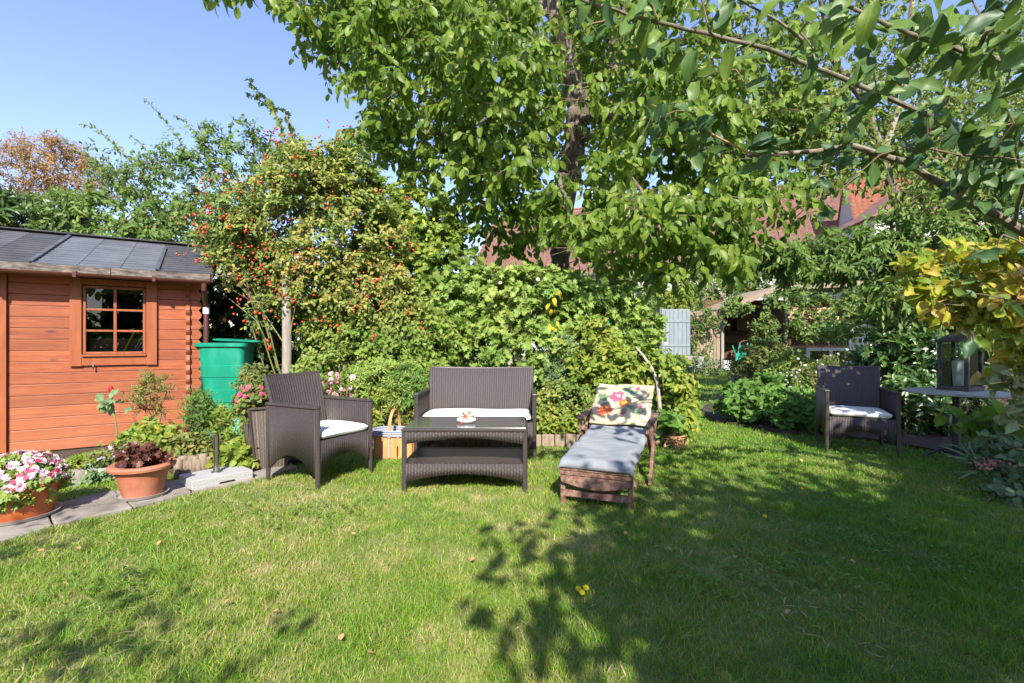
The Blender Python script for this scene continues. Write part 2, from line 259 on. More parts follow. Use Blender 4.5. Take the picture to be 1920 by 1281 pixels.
M['straw'] = leafmat('straw', [(0.34, 0.28, 0.12), (0.5, 0.42, 0.22)], 0.2, 0.8, 1.0, tcol=(1, .9, .5), vein=False)
def lawn_nodes(t, L, blade):
    g = t.nodes.new('ShaderNodeNewGeometry')
    n1 = N(t, 'ShaderNodeTexNoise', i_Scale=1.1, i_Detail=5, i_Roughness=0.65); L(g.outputs['Position'], n1.inputs['Vector'])
    n2 = N(t, 'ShaderNodeTexNoise', i_Scale=5.5, i_Detail=4, i_Roughness=0.7); L(g.outputs['Position'], n2.inputs['Vector'])
    a = N(t, 'ShaderNodeMath', operation='MULTIPLY_ADD', i_1=0.55); L(n1.outputs['Fac'], a.inputs[0])
    b2 = N(t, 'ShaderNodeMath', operation='MULTIPLY', i_1=0.45); L(n2.outputs['Fac'], b2.inputs[0]); L(b2.outputs[0], a.inputs[2])
    xs_ = t.nodes.new('ShaderNodeSeparateXYZ'); L(g.outputs['Position'], xs_.inputs[0]); xm = N(t, 'ShaderNodeMapRange', i_1=0.2, i_2=1.8, i_3=0.0, i_4=-0.10); L(xs_.outputs[0], xm.inputs[0])  # lusher grass to the right; the colour shift also lifts the tree shade there
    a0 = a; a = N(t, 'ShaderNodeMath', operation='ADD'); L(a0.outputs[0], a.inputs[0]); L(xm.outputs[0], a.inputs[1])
    if blade:
        mr = N(t, 'ShaderNodeMath', operation='MULTIPLY_ADD', i_1=0.34, i_2=-0.17); L(g.outputs['Random Per Island'], mr.inputs[0])
        ad = N(t, 'ShaderNodeMath', operation='ADD'); L(a.outputs[0], ad.inputs[0]); L(mr.outputs[0], ad.inputs[1]); return ad.outputs[0]
    return a.outputs[0]
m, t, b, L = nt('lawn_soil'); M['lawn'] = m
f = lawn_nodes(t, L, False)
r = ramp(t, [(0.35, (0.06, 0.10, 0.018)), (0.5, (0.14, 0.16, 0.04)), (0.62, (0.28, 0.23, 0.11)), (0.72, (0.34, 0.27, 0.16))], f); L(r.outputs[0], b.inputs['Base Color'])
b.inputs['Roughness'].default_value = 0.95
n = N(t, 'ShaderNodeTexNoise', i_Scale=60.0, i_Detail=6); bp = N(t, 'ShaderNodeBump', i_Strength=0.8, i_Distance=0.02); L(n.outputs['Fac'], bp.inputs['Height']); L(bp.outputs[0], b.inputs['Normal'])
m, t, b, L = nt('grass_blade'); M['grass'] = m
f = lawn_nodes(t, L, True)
r = ramp(t, [(0.30, (0.11, 0.28, 0.018)), (0.45, (0.18, 0.33, 0.024)), (0.55, (0.29, 0.36, 0.05)), (0.64, (0.42, 0.41, 0.13)), (0.77, (0.56, 0.47, 0.27))], f)  # greenest stops raised in colour to brighten the shaded right side
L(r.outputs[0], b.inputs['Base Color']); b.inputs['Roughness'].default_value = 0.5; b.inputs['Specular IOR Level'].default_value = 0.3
tr = t.nodes.new('ShaderNodeBsdfTranslucent'); L(r.outputs[0], tr.inputs[0])
ms = N(t, 'ShaderNodeMixShader', i_0=0.35); L(b.outputs[0], ms.inputs[1]); L(tr.outputs[0], ms.inputs[2]); L(ms.outputs[0], t.nodes['Material Output'].inputs[0])

# flowered cloth of the lounger cushion: flat print of blotches on cream
def floral():
    m, t, b, L = nt('floral_cloth')
    tc = t.nodes.new('ShaderNodeTexCoord')
    n = N(t, 'ShaderNodeTexNoise', i_Scale=9.0, i_Detail=3); L(tc.outputs['UV'], n.inputs['Vector'])
    base = ramp(t, [(0.35, (0.36, 0.25, 0.14)), (0.5, (0.52, 0.44, 0.28)), (0.65, (0.47, 0.42, 0.26))], n.outputs['Fac']).outputs[0]
    wn_ = N(t, 'ShaderNodeTexNoise', i_Scale=11.0, i_Detail=4, i_Roughness=0.7); L(tc.outputs['UV'], wn_.inputs['Vector'])
    wa = N(t, 'ShaderNodeVectorMath', operation='SUBTRACT'); wa.inputs[1].default_value = (0.5, 0.5, 0.5); L(wn_.outputs['Color'], wa.inputs[0])
    ws = N(t, 'ShaderNodeVectorMath', operation='SCALE'); ws.inputs['Scale'].default_value = 0.22; L(wa.outputs[0], ws.inputs[0])
    wu = N(t, 'ShaderNodeVectorMath', operation='ADD'); L(tc.outputs['UV'], wu.inputs[0]); L(ws.outputs[0], wu.inputs[1])
    spots = [((0.15, 0.60), 0.085, (0.10, 0.17, 0.09)), ((0.27, 0.62), 0.06, (0.12, 0.20, 0.11)), ((0.22, 0.42), 0.07, (0.14, 0.20, 0.10)), ((0.55, 0.80), 0.07, (0.09, 0.18, 0.12)),
             ((0.67, 0.75), 0.08, (0.10, 0.19, 0.14)), ((0.66, 0.38), 0.07, (0.12, 0.19, 0.11)), ((0.75, 0.28), 0.07, (0.13, 0.2, 0.12)), ((0.53, 0.28), 0.06, (0.12, 0.16, 0.08)), ((0.8, 0.62), 0.06, (0.2, 0.26, 0.13)),
             ((0.40, 0.62), 0.125, (0.40, 0.07, 0.12)), ((0.42, 0.63), 0.05, (0.62, 0.25, 0.30)), ((0.25, 0.27), 0.115, (0.50, 0.07, 0.02)), ((0.24, 0.27), 0.05, (0.70, 0.22, 0.05)),
             ((0.54, 0.46), 0.09, (0.58, 0.12, 0.02)), ((0.55, 0.47), 0.04, (0.72, 0.3, 0.06)), ((0.57, 0.24), 0.045, (0.36, 0.04, 0.07)), ((0.82, 0.40), 0.055, (0.32, 0.06, 0.12)), ((0.75, 0.85), 0.04, (0.4, 0.08, 0.14))]
    cur = base
    for (cx, cy), rad, c in spots:
        d = N(t, 'ShaderNodeVectorMath', operation='DISTANCE'); L(wu.outputs[0], d.inputs[0]); d.inputs[1].default_value = (cx, cy, 0)
        lt = N(t, 'ShaderNodeMapRange', i_1=rad * 1.12, i_2=rad * 0.9); L(d.outputs['Value'], lt.inputs[0])
        mx = N(t, 'ShaderNodeMix', data_type='RGBA'); L(lt.outputs[0], mx.inputs[0]); L(cur, mx.inputs[6]); mx.inputs[7].default_value = (*c, 1); cur = mx.outputs[2]
    L(cur, b.inputs['Base Color']); b.inputs['Roughness'].default_value = 0.9
    n3 = N(t, 'ShaderNodeTexNoise', i_Scale=10.0, i_Detail=4); L(tc.outputs['UV'], n3.inputs['Vector'])
    bp = N(t, 'ShaderNodeBump', i_Strength=0.4, i_Distance=0.01); L(n3.outputs['Fac'], bp.inputs['Height']); L(bp.outputs[0], b.inputs['Normal'])
    return m
M['floral'] = floral()
m, t, b, L = nt('frosted_glass_top'); M['table_glass'] = m
b.inputs['Base Color'].default_value = (0.085, 0.085, 0.075, 1); b.inputs['Roughness'].default_value = 0.2; b.inputs['Specular IOR Level'].default_value = 0.9; b.inputs['Coat Weight'].default_value = 0.5; b.inputs['Coat Roughness'].default_value = 0.12

# ------------------------------------------------------------------ mesh builder
class MB:
    def __init__(s): s.v = []; s.f = []; s.uv = None; s.sm = False
    def add(s, vs, fs):
        k = len(s.v); s.v += [tuple(p) for p in vs]; s.f += [tuple(i + k for i in f) for f in fs]; return s
    def box(s, c, size, rot=None):
        x, y, z = [q / 2 for q in size]; M3 = rot if rot is not None else Matrix.Identity(3); c = Vector(c)
        vs = [c + M3 @ Vector((a * x, b * y, d * z)) for a in (-1, 1) for b in (-1, 1) for d in (-1, 1)]
        return s.add(vs, [(0, 1, 3, 2), (4, 6, 7, 5), (0, 4, 5, 1), (2, 3, 7, 6), (0, 2, 6, 4), (1, 5, 7, 3)])
    def bar(s, a, b, w, h, up=(0, 0, 1)):
        """rectangular bar from a to b; w across, h along 'up'"""
        a, b = Vector(a), Vector(b); d = (b - a); l = d.length; d.normalize(); u = Vector(up); x = d.cross(u).normalized(); u = x.cross(d).normalized()
        rot = Matrix((x, d, u)).transposed(); return s.box((a + b) / 2, (w, l, h), rot)
    def tube(s, pts, rad, n=8, cap=True):
        pts = [Vector(p) for p in pts]; rad = rad if isinstance(rad, (list, tuple)) else [rad] * len(pts)
        k0 = len(s.v); ref = None
        for i, p in enumerate(pts):
            d = (pts[min(i + 1, len(pts) - 1)] - pts[max(i - 1, 0)]).normalized()
            if ref is None: ref = d.orthogonal().normalized()
            ref = (ref - d * ref.dot(d)).normalized(); q = d.cross(ref)
            s.v += [tuple(p + (ref * math.cos(2 * math.pi * j / n) + q * math.sin(2 * math.pi * j / n)) * rad[i]) for j in range(n)]
            if i: s.f += [(k0 + (i - 1) * n + j, k0 + (i - 1) * n + (j + 1) % n, k0 + i * n + (j + 1) % n, k0 + i * n + j) for j in range(n)]
        if cap: s.f.append(tuple(k0 + j for j in range(n))[::-1]); s.f.append(tuple(k0 + (len(pts) - 1) * n + j for j in range(n)))
        return s
    def lathe(s, prof, c=(0, 0, 0), n=32, cap=(True, True)):
        k0 = len(s.v); c = Vector(c)
        for i, (r, z) in enumerate(prof):
            s.v += [(c.x + r * math.cos(2 * math.pi * j / n), c.y + r * math.sin(2 * math.pi * j / n), c.z + z) for j in range(n)]
            if i: s.f += [(k0 + (i - 1) * n + j, k0 + (i - 1) * n + (j + 1) % n, k0 + i * n + (j + 1) % n, k0 + i * n + j) for j in range(n)]
        if cap[0]: s.f.append(tuple(k0 + j for j in range(n))[::-1])
        if cap[1]: s.f.append(tuple(k0 + (len(prof) - 1) * n + j for j in range(n)))
        return s
    def prism(s, poly, y0, y1):
        """outline in x,z pulled along y"""
        n = len(poly); return s.add([(p[0], y0, p[1]) for p in poly] + [(p[0], y1, p[1]) for p in poly],
                                    [tuple(range(n)), tuple(range(2 * n - 1, n - 1, -1))] + [(i, i + n, (i + 1) % n + n, (i + 1) % n) for i in range(n)])
    def mesh(s, name, mat):
        me = bpy.data.meshes.new(name); me.from_pydata(s.v, [], s.f); me.materials.append(mat)
        bm = bmesh.new(); bm.from_mesh(me); bmesh.ops.recalc_face_normals(bm, faces=bm.faces); bm.to_mesh(me); bm.free()
        if s.sm:
            me.shade_smooth()
        return me
    def build(s, name, mat, parent=None, bevel=0, smooth=False, loc=None, rz=0):
        s.sm = smooth; o = bpy.data.objects.new(name, s.mesh(name, mat)); COL.objects.link(o)
        if smooth: smooth_angle(o.data)
        if parent: o.parent = parent
        if loc is not None: o.location = loc
        o.rotation_euler.z = rz
        if bevel:
            bv = o.modifiers.new('bevel', 'BEVEL'); bv.width = bevel; bv.segments = 2; bv.limit_method = 'ANGLE'
        return o
def smooth_angle(me, ang=40):
    try: me.set_sharp_from_angle(angle=R(ang))
    except Exception: pass
def npmesh(name, v, tris, mat, smooth=False, uv=None):
    me = bpy.data.meshes.new(name); v = np.asarray(v, np.float32); tris = np.asarray(tris, np.int32)
    k = tris.shape[1]; me.vertices.add(len(v)); me.vertices.foreach_set('co', v.ravel())
    me.loops.add(tris.size); me.loops.foreach_set('vertex_index', tris.ravel())
    me.polygons.add(len(tris)); me.polygons.foreach_set('loop_start', np.arange(0, tris.size, k, dtype=np.int32))
    try: me.polygons.foreach_set('loop_total', np.full(len(tris), k, np.int32))
    except Exception: pass
    if smooth: me.polygons.foreach_set('use_smooth', np.ones(len(tris), bool))
    if uv is not None:
        l = me.uv_layers.new(name='UVMap'); l.data.foreach_set('uv', np.asarray(uv, np.float32)[tris.ravel()].ravel())
    me.materials.append(mat); me.update(calc_edges=True); return me
def link(name, me, parent=None, loc=None):
    o = bpy.data.objects.new(name, me); COL.objects.link(o)
    if parent: o.parent = parent
    if loc is not None: o.location = loc
    return o
def thing(name, label, cat, loc=(0, 0, 0), rz=0, group=None):
    o = bpy.data.objects.new(name, None); COL.objects.link(o); o.empty_display_size = 0.1
    o.location = loc; o.rotation_euler.z = rz; return tag(o, label, cat, group)
def tag(o, label, cat, group=None):
    o['label'] = label; o['category'] = cat
    if group: o['group'] = group
    return o
def struct(o): o['kind'] = 'structure'; return o
def stuff(o): o['kind'] = 'stuff'; return o

def sqring(w, d, z, r=.05, n=5):
    out = []
    for (sx, sy, a0) in ((1, 1, 0), (-1, 1, 90), (-1, -1, 180), (1, -1, 270)):
        for j in range(n):
            a = R(a0 + 90 * j / (n - 1)); out.append((sx * (w / 2 - r) + r * math.cos(a), sy * (d / 2 - r) + r * math.sin(a), z))
    return out

# ------------------------------------------------------------------ leaves
def tpl(kind):
    """leaf outline: y runs along the leaf 0..1, x across, z out of the plane"""
    if kind == 'oval':
        ys = [0, .12, .38, .68, .9, 1.0]; ws = [0.01, .15, .27, .25, .12, .005]
    elif kind == 'long':
        ys = [0, .2, .5, .8, 1.0]; ws = [0.01, .10, .14, .09, .005]
    elif kind == 'round':
        ys = [0, .1, .35, .65, .88, 1.0]; ws = [0.02, .26, .42, .38, .2, .01]
    elif kind == 'heart':
        ys = [0, -.06, .2, .55, .85, 1.0]; ws = [0.01, .30, .46, .36, .13, .005]
    elif kind == 'strap':
        ys = [0, .3, .65, 1.0]; ws = [0.035, .05, .045, .004]
    elif kind == 'small':
        v = np.array([(0, 0, 0), (-.24, .5, .05), (0, .5, -.02), (.24, .5, .05), (0, 1, -.05)], float)
        return v, np.array([(0, 2, 1), (0, 3, 2), (1, 2, 4), (2, 3, 4)])
    elif kind == 'lobed':
        pts = [(0, 0), (-.30, -.08), (-.28, .12), (-.55, .28), (-.30, .42), (-.38, .72), (-.12, .66), (0, 1.0), (.12, .66), (.38, .72), (.30, .42), (.55, .28), (.28, .12), (.30, -.08)]
        v = [(0, .32, -.05)] + [(x, y, .06 * abs(x) * 2 - .10 * y * y) for x, y in pts]
        n = len(pts); return np.array(v, float), np.array([(0, i + 1, (i + 1) % n + 1)[::-1] for i in range(n)])
    elif kind == 'flower':
        v = [(0, 0, .02)]; f = []
        for lay, (r, z) in enumerate(((.5, .02), (.42, .14), (.27, .24))):
            k = len(v); n = 11
            for i in range(n * 2):
                a = math.pi * i / n + lay * .3; rr = r * (1 if i % 2 == 0 else .74); v.append((rr * math.cos(a), rr * math.sin(a), z))
            f += [(0, k + i, k + (i + 1) % (2 * n)) for i in range(2 * n)]
        return np.array(v, float), np.array(f)
    elif kind == 'ico':
        p = (1 + 5 ** .5) / 2; v = np.array([(-1, p, 0), (1, p, 0), (-1, -p, 0), (1, -p, 0), (0, -1, p), (0, 1, p), (0, -1, -p), (0, 1, -p), (p, 0, -1), (p, 0, 1), (-p, 0, -1), (-p, 0, 1)], float)
        v = v / np.linalg.norm(v[0]) * .5; v[:, 1] *= 1.2
        return v, np.array([(0, 11, 5), (0, 5, 1), (0, 1, 7), (0, 7, 10), (0, 10, 11), (1, 5, 9), (5, 11, 4), (11, 10, 2), (10, 7, 6), (7, 1, 8), (3, 9, 4), (3, 4, 2), (3, 2, 6), (3, 6, 8), (3, 8, 9), (4, 9, 5), (2, 4, 11), (6, 2, 10), (8, 6, 7), (9, 8, 1)])
    v = []; f = []
    for i, (y, w) in enumerate(zip(ys, ws)):
        z = -.16 * y * y
        v += [(-w, y, z + w * .35), (0, y, z), (w, y, z + w * .35)]
        if i:
            a = 3 * (i - 1); b = 3 * i
            f += [(a, a + 1, b + 1), (a, b + 1, b), (a + 1, a + 2, b + 2), (a + 1, b + 2, b + 1)]
    return np.array(v, float), np.array(f)
TP = {k: tpl(k) for k in ('oval', 'long', 'round', 'heart', 'strap', 'small', 'lobed', 'flower', 'ico')}
def unit(a): return a / np.maximum(np.linalg.norm(a, axis=-1, keepdims=True), 1e-9)
def frames(d, n):
    y = unit(d); x = unit(np.cross(y, n)); z = np.cross(x, y); return x, y, z
MESHCACHE = {}
def leafuv(v, kind): return None if kind in ('small', 'ico', 'flower') else np.stack([v[:, 0] + .5, v[:, 1]], 1)
def leaves(parent, base, pos, dirs, nrm, size, kind, mat, nparts=0, name='leaf', rest='foliage', curl=0.25, minpx=10, wid=1.0):
    pos = np.asarray(pos, float); size = np.asarray(size, float); x, y, z = frames(np.asarray(dirs, float), np.asarray(nrm, float))
    v, f = TP[kind]; base = np.array(base, float)[:3]; idx = np.arange(len(pos))
    if nparts:
        Y = pos[:, 1]; px = 960 + F * pos[:, 0] / np.maximum(Y, .1); py = 640 - F * (pos[:, 2] - CH) / np.maximum(Y, .1)
        big = size * F / np.maximum(Y, .1); ok = (Y > .5) & (px > -20) & (px < 1940) & (py > -20) & (py < 1300) & (big >= minpx)
        cand = idx[ok]; cand = cand[np.argsort(-big[cand])][:nparts]
        for i in cand:
            k = (kind, mat.name, int(rng.integers(3)), round(wid, 2))
            if k not in MESHCACHE:
                vv = v.copy(); vv[:, 0] *= wid; vv[:, 2] -= (k[2] - 1) * .38 * vv[:, 1] ** 2; vv[:, 0] += .13 * (k[2] - 1) * vv[:, 1] ** 2; vv[:, 2] += (.12 * np.abs(vv[:, 0]) + .05 * np.sin(vv[:, 1] * 9 + k[2]) * np.sign(vv[:, 0]) * np.abs(vv[:, 0]) * 4) * (1 + .5 * k[2])
                MESHCACHE[k] = npmesh(name, vv, f, mat, True, leafuv(v, kind))
            o = bpy.data.objects.new(name, MESHCACHE[k]); COL.objects.link(o); o.parent = parent
            m4 = Matrix.Identity(4); s = size[i]
            for r_ in range(3):
                m4[r_][0] = x[i][r_] * s; m4[r_][1] = y[i][r_] * s; m4[r_][2] = z[i][r_] * s; m4[r_][3] = pos[i][r_] - base[r_]
            o.matrix_local = m4
        keep = np.ones(len(pos), bool); keep[cand] = False; idx = idx[keep]
    if len(idx) == 0: return None
    n = len(idx); c = rng.normal(0, curl, n)
    lv = np.repeat(v[None], n, 0); lv[:, :, 0] *= wid
    if kind not in ('ico', 'flower'): lv[:, :, 2] -= c[:, None] * lv[:, :, 1] ** 2
    lv *= size[idx][:, None, None]
    wv = lv[:, :, 0:1] * x[idx][:, None] + lv[:, :, 1:2] * y[idx][:, None] + lv[:, :, 2:3] * z[idx][:, None] + (pos[idx] - base)[:, None]
    ff = (f[None] + (np.arange(n) * len(v))[:, None, None]).reshape(-1, 3)
    uv = leafuv(v, kind); uv = None if uv is None else np.tile(uv, (n, 1))
    return stuff(link(rest, npmesh(rest, wv.reshape(-1, 3), ff, mat, kind in ('oval', 'round', 'heart', 'ico'), uv), parent))

def blob(px, py, rx, ry, Y, dr):
    c = P(px, py, Y); return (np.array(c), np.array((rx / F * Y, dr, ry / F * Y)))
def fill(blobs, n, shell=0.55, zmin=0.03):
    """cluster centres in a union of ellipsoids, gathered towards their skins"""
    vol = np.array([np.prod(b[1]) ** (2 / 3) for b in blobs]); vol /= vol.sum(); out = []
    for (c, r), w in zip(blobs, vol):
        k = max(1, int(round(n * w))); d = unit(rng.normal(size=(k, 3))); rad = (shell ** 3 + (1 - shell ** 3) * rng.random(k)) ** (1 / 3)
        bump = 1 + .13 * np.sin(d[:, 0] * 7 + c[0] * 9) * np.cos(d[:, 2] * 8 + c[1] * 5)
        out.append(c + d * (rad * bump)[:, None] * r)
    out = np.concatenate(out); return out[out[:, 2] > zmin]
def grow(seed, targets, step=0.35, sag=0.06, wig=0.06):
    """join every target to the nearest wood already there; returns nodes, parents, radii weights"""
    nodes = [np.array(p, float) for p, _ in seed]; par = [q for _, q in seed]; ns = len(nodes)
    arr = np.array(nodes); d0 = np.array([np.min(np.linalg.norm(arr - t_, axis=1)) for t_ in targets]); order = np.argsort(d0); ends = []
    buf = np.zeros((len(targets) * 14 + ns + 10, 3)); buf[:ns] = arr; cnt = ns
    for ti in order:
        t_ = targets[ti]; dd = np.linalg.norm(buf[:cnt] - t_, axis=1); dd += 0.35 * np.maximum(0, buf[:cnt, 2] - t_[2]); j = int(np.argmin(dd))
        a = buf[j].copy(); L_ = np.linalg.norm(t_ - a); k = min(12, max(1, int(L_ / step))); prev = j
        w = rng.normal(0, wig, 3) * L_
        for q in range(1, k + 1):
            u = q / k; p = a + (t_ - a) * u + np.array((0, 0, sag * L_)) * 4 * u * (1 - u) + w * math.sin(math.pi * u)
            if cnt >= len(buf): buf = np.concatenate([buf, np.zeros_like(buf)])
            buf[cnt] = p; par.append(prev); prev = cnt; cnt += 1
        ends.append((prev, ti))
    nodes = buf[:cnt]; wt = np.zeros(cnt)
    for e, _ in ends: wt[e] += 1
    for i in range(cnt - 1, -1, -1):
        if par[i] >= 0: wt[par[i]] += wt[i]
    return nodes, np.array(par), wt
def wood(parent, base, nodes, par, rad, mat, name='branch', sides=5, skip=0):
    e = np.array([i for i in range(skip, len(par)) if par[i] >= 0]); 
    if len(e) == 0: return
    a = nodes[par[e]]; b = nodes[e]; ra = np.minimum(rad[par[e]], rad[e] * 1.35); rb = rad[e]
    d = unit(b - a); ref = np.where(np.abs(d[:, 2:3]) < .9, np.array([[0, 0, 1.]]), np.array([[1., 0, 0]])); x = unit(np.cross(d, ref)); y = np.cross(d, x)
    an = np.arange(sides) * 2 * math.pi / sides; ring = np.cos(an)[None, :, None] * x[:, None] + np.sin(an)[None, :, None] * y[:, None]
    V = np.concatenate([a[:, None] + ring * ra[:, None, None], (b + d * rb[:, None] * .3)[:, None] + ring * rb[:, None, None]], 1) - np.array(base, float)[:3]
    q = np.array([(j, (j + 1) % sides, sides + (j + 1) % sides, sides + j) for j in range(sides)])
    ff = (q[None] + (np.arange(len(e)) * 2 * sides)[:, None, None]).reshape(-1, 4)
    return stuff(link(name, npmesh(name, V.reshape(-1, 3), ff, mat, True), parent))
def plant(name, label, cat, base, blobs, n, leaf, kind, mat, tw=4, twl=0.25, per=6, up=0.15, droop=0.4, spread=1.0, nparts=0, stem=0.012, stemmat='twig',
          shell=0.55, group=None, seeds=None, extra=None, minr=0.0015, wid=1.0, targets=None, szvar=.25, stemname='branch', rooty=None, curl=.25, sag=.06, cut=None):
    base = np.array(base, float); th = thing(name, label, cat, base, 0, group)
    T = fill(blobs, n, shell) if targets is None else targets
    if cut is not None: T = T[cut(T)]
    C = np.mean([b[0] for b in blobs], 0) if blobs else T.mean(0)
    seed = seeds or [(base, -1)]
    nodes, par, wt = grow(seed, T, sag=sag); rad = np.maximum(stem * np.sqrt(wt / max(wt.max(), 1)), minr)
    wood(th, base, nodes, par, rad, M[stemmat], stemname, skip=(len(seed) if seeds else 0))
    k = len(T); out = unit(T - C + rng.normal(0, .15, (k, 3)))
    td = unit(np.repeat(out, tw, 0) + spread * unit(rng.normal(size=(k * tw, 3))) + np.array((0, 0, up)))
    t0 = np.repeat(T, tw, 0); tl = twl * rng.uniform(.6, 1.3, k * tw)
    u = (np.arange(per) + .6) / per; pos = (t0[:, None] + td[:, None] * (tl[:, None] * u)[..., None] + np.array((0, 0, -1.)) * (tl[:, None] * u ** 2 * .3)[..., None])
    side = unit(np.cross(td, rng.normal(size=td.shape))); sg = np.where(np.arange(per) % 2 == 0, 1, -1)
    ld = unit(td[:, None] * .5 + side[:, None] * sg[None, :, None] * .9 + np.array((0, 0, -droop)) + rng.normal(0, .3, pos.shape))
    ln = unit(np.array((0.05, -.62, .68)) + rng.normal(0, .45, pos.shape) + .3 * np.repeat(out, tw, 0)[:, None])
    sz = leaf * rng.uniform(1 - szvar, 1 + szvar, pos.shape[:2])
    ax = pos.reshape(-1, 3); ok = ax[:, 2] > .02
    # twigs
    tb = t0 + td * tl[:, None] * .95 + np.array((0, 0, -.28)) * tl[:, None]
    nn = np.concatenate([t0, tb]); pp = np.concatenate([np.full(len(t0), -1), np.arange(len(t0))])
    wood(th, base, nn, pp, np.full(len(nn), minr), M[stemmat], 'twig', 3)
    leaves(th, base, ax[ok], ld.reshape(-1, 3)[ok], ln.reshape(-1, 3)[ok], sz.ravel()[ok], kind, M[mat], nparts, wid=wid, curl=curl)
    if extra: extra(th, base, T, out)
    return th
def hips(th, base, T, out, n, size, mat, name, kind='ico', r=.22, face=True, parts=0):
    if kind == 'ico':
        m_ = max(1, n // 4); i = rng.integers(0, len(T), m_)
        if n > 300:
            pxx = 960 + F * T[:, 0] / T[:, 1]; w_ = np.where(pxx < 570, 3.0, 1.0) * np.where(T[:, 1] < 5.95, 2.0, .7); i = rng.choice(len(T), m_, p=w_ / w_.sum())
        c_ = T[i] + out[i] * r * .7 + rng.normal(0, r * .6, (m_, 3)) + np.array((0, -.06, 0)); p = np.repeat(c_, 4, 0) + rng.normal(0, size * 1.3, (m_ * 4, 3))
    else: i = rng.integers(0, len(T), n); p = T[i] + out[i] * r * .7 + rng.normal(0, r * .6, (n, 3))
    p = p[p[:, 2] > .03]
    d = unit(rng.normal(size=p.shape) + np.array((0, 0, -.8))) if kind == 'ico' else unit(rng.normal(0, .6, p.shape) + np.array((1., 0, 0)))
    nr = rng.normal(size=p.shape) if kind == 'ico' else unit(rng.normal(0, .35, p.shape) + np.array((0, -.7, .6)))
    leaves(th, base, p, d, nr, size * rng.uniform(.7, 1.3, len(p)), kind, M[mat], parts, name=name, rest=name)

# ------------------------------------------------------------------ ground, lawn, path
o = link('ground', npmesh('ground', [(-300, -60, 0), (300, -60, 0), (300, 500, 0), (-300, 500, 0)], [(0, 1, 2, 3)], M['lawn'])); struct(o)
# paving slabs along the lawn edge
PL = [G(-60, 1040), G(100, 990), G(250, 957), G(360, 926), G(480, 902), G(560, 880)]
PU = [G(-60, 985), G(85, 955), G(215, 925), G(345, 902), G(455, 884), G(545, 870)]
path = struct(thing('path', 'x', 'x', (0, 0, 0))); del path['label'], path['category']
for i in range(5):
    for j in range(1):
        a, b2, c, d = PL[i], PL[i + 1], PU[i + 1], PU[i]; g = .006
        e = (b2 - a).normalized() * g
        q = [a + e, b2 - e, c - e, d + e]; mb = MB(); mb.add([(p.x, p.y, -.03) for p in q] + [(p.x, p.y, .022 + .004 * (i % 2)) for p in q], [(0, 3, 2, 1), (4, 5, 6, 7), (0, 1, 5, 4), (1, 2, 6, 5), (2, 3, 7, 6), (3, 0, 4, 7)])
        mb.build('paving_slab', M['slab'], path, .006)
# flower bed soil
bedpoly = [(-4.4, 4.5), (-3.6, 4.1), (-2.7, 3.95), (-1.9, 4.3), (-1.5, 5.0), (1.35, 5.05), (1.9, 5.4), (2.1, 6.4), (2.3, 9), (-6, 9), (-5.4, 5.2)]
def poly_obj(name, poly, z0, z1, mat):
    mb = MB(); n = len(poly); mb.add([(x, y, z0) for x, y in poly] + [(x, y, z1) for x, y in poly], [tuple(range(n))[::-1], tuple(range(n, 2 * n))] + [(i, (i + 1) % n, (i + 1) % n + n, i + n) for i in range(n)])
    return mb.build(name, mat)
struct(poly_obj('flower_bed_soil', bedpoly, -.02, .04, M['soil']))
bed2 = [(3.0, 7.6), (2.75, 6.5), (3.2, 5.75), (3.95, 5.3), (4.4, 4.3), (4.2, 3.4), (4.3, 2.0), (9, 2.0), (13, 10), (12, 17), (7.7, 17), (4.95, 11)]
struct(poly_obj('border_soil', bed2, -.02, .035, M['soil']))
def inpoly(x, y, poly):
    r_ = np.zeros(x.shape, bool); n = len(poly)
    for i in range(n):
        x1, y1 = poly[i][0], poly[i][1]; x2, y2 = poly[(i + 1) % n][0], poly[(i + 1) % n][1]
        if y1 == y2: continue
        c = ((y1 > y) != (y2 > y)) & (x < (x2 - x1) * (y - y1) / (y2 - y1) + x1); r_ ^= c
    return r_
def snoise(x, y, s, ph=0):
    return (np.sin(x * s + 1.3 * np.sin(y * s * .7 + ph)) + np.sin(y * s * 1.1 + 1.7 * np.sin(x * s * .6 + ph * 2)) + np.sin((x + y) * s * 1.9 + ph)) / 3
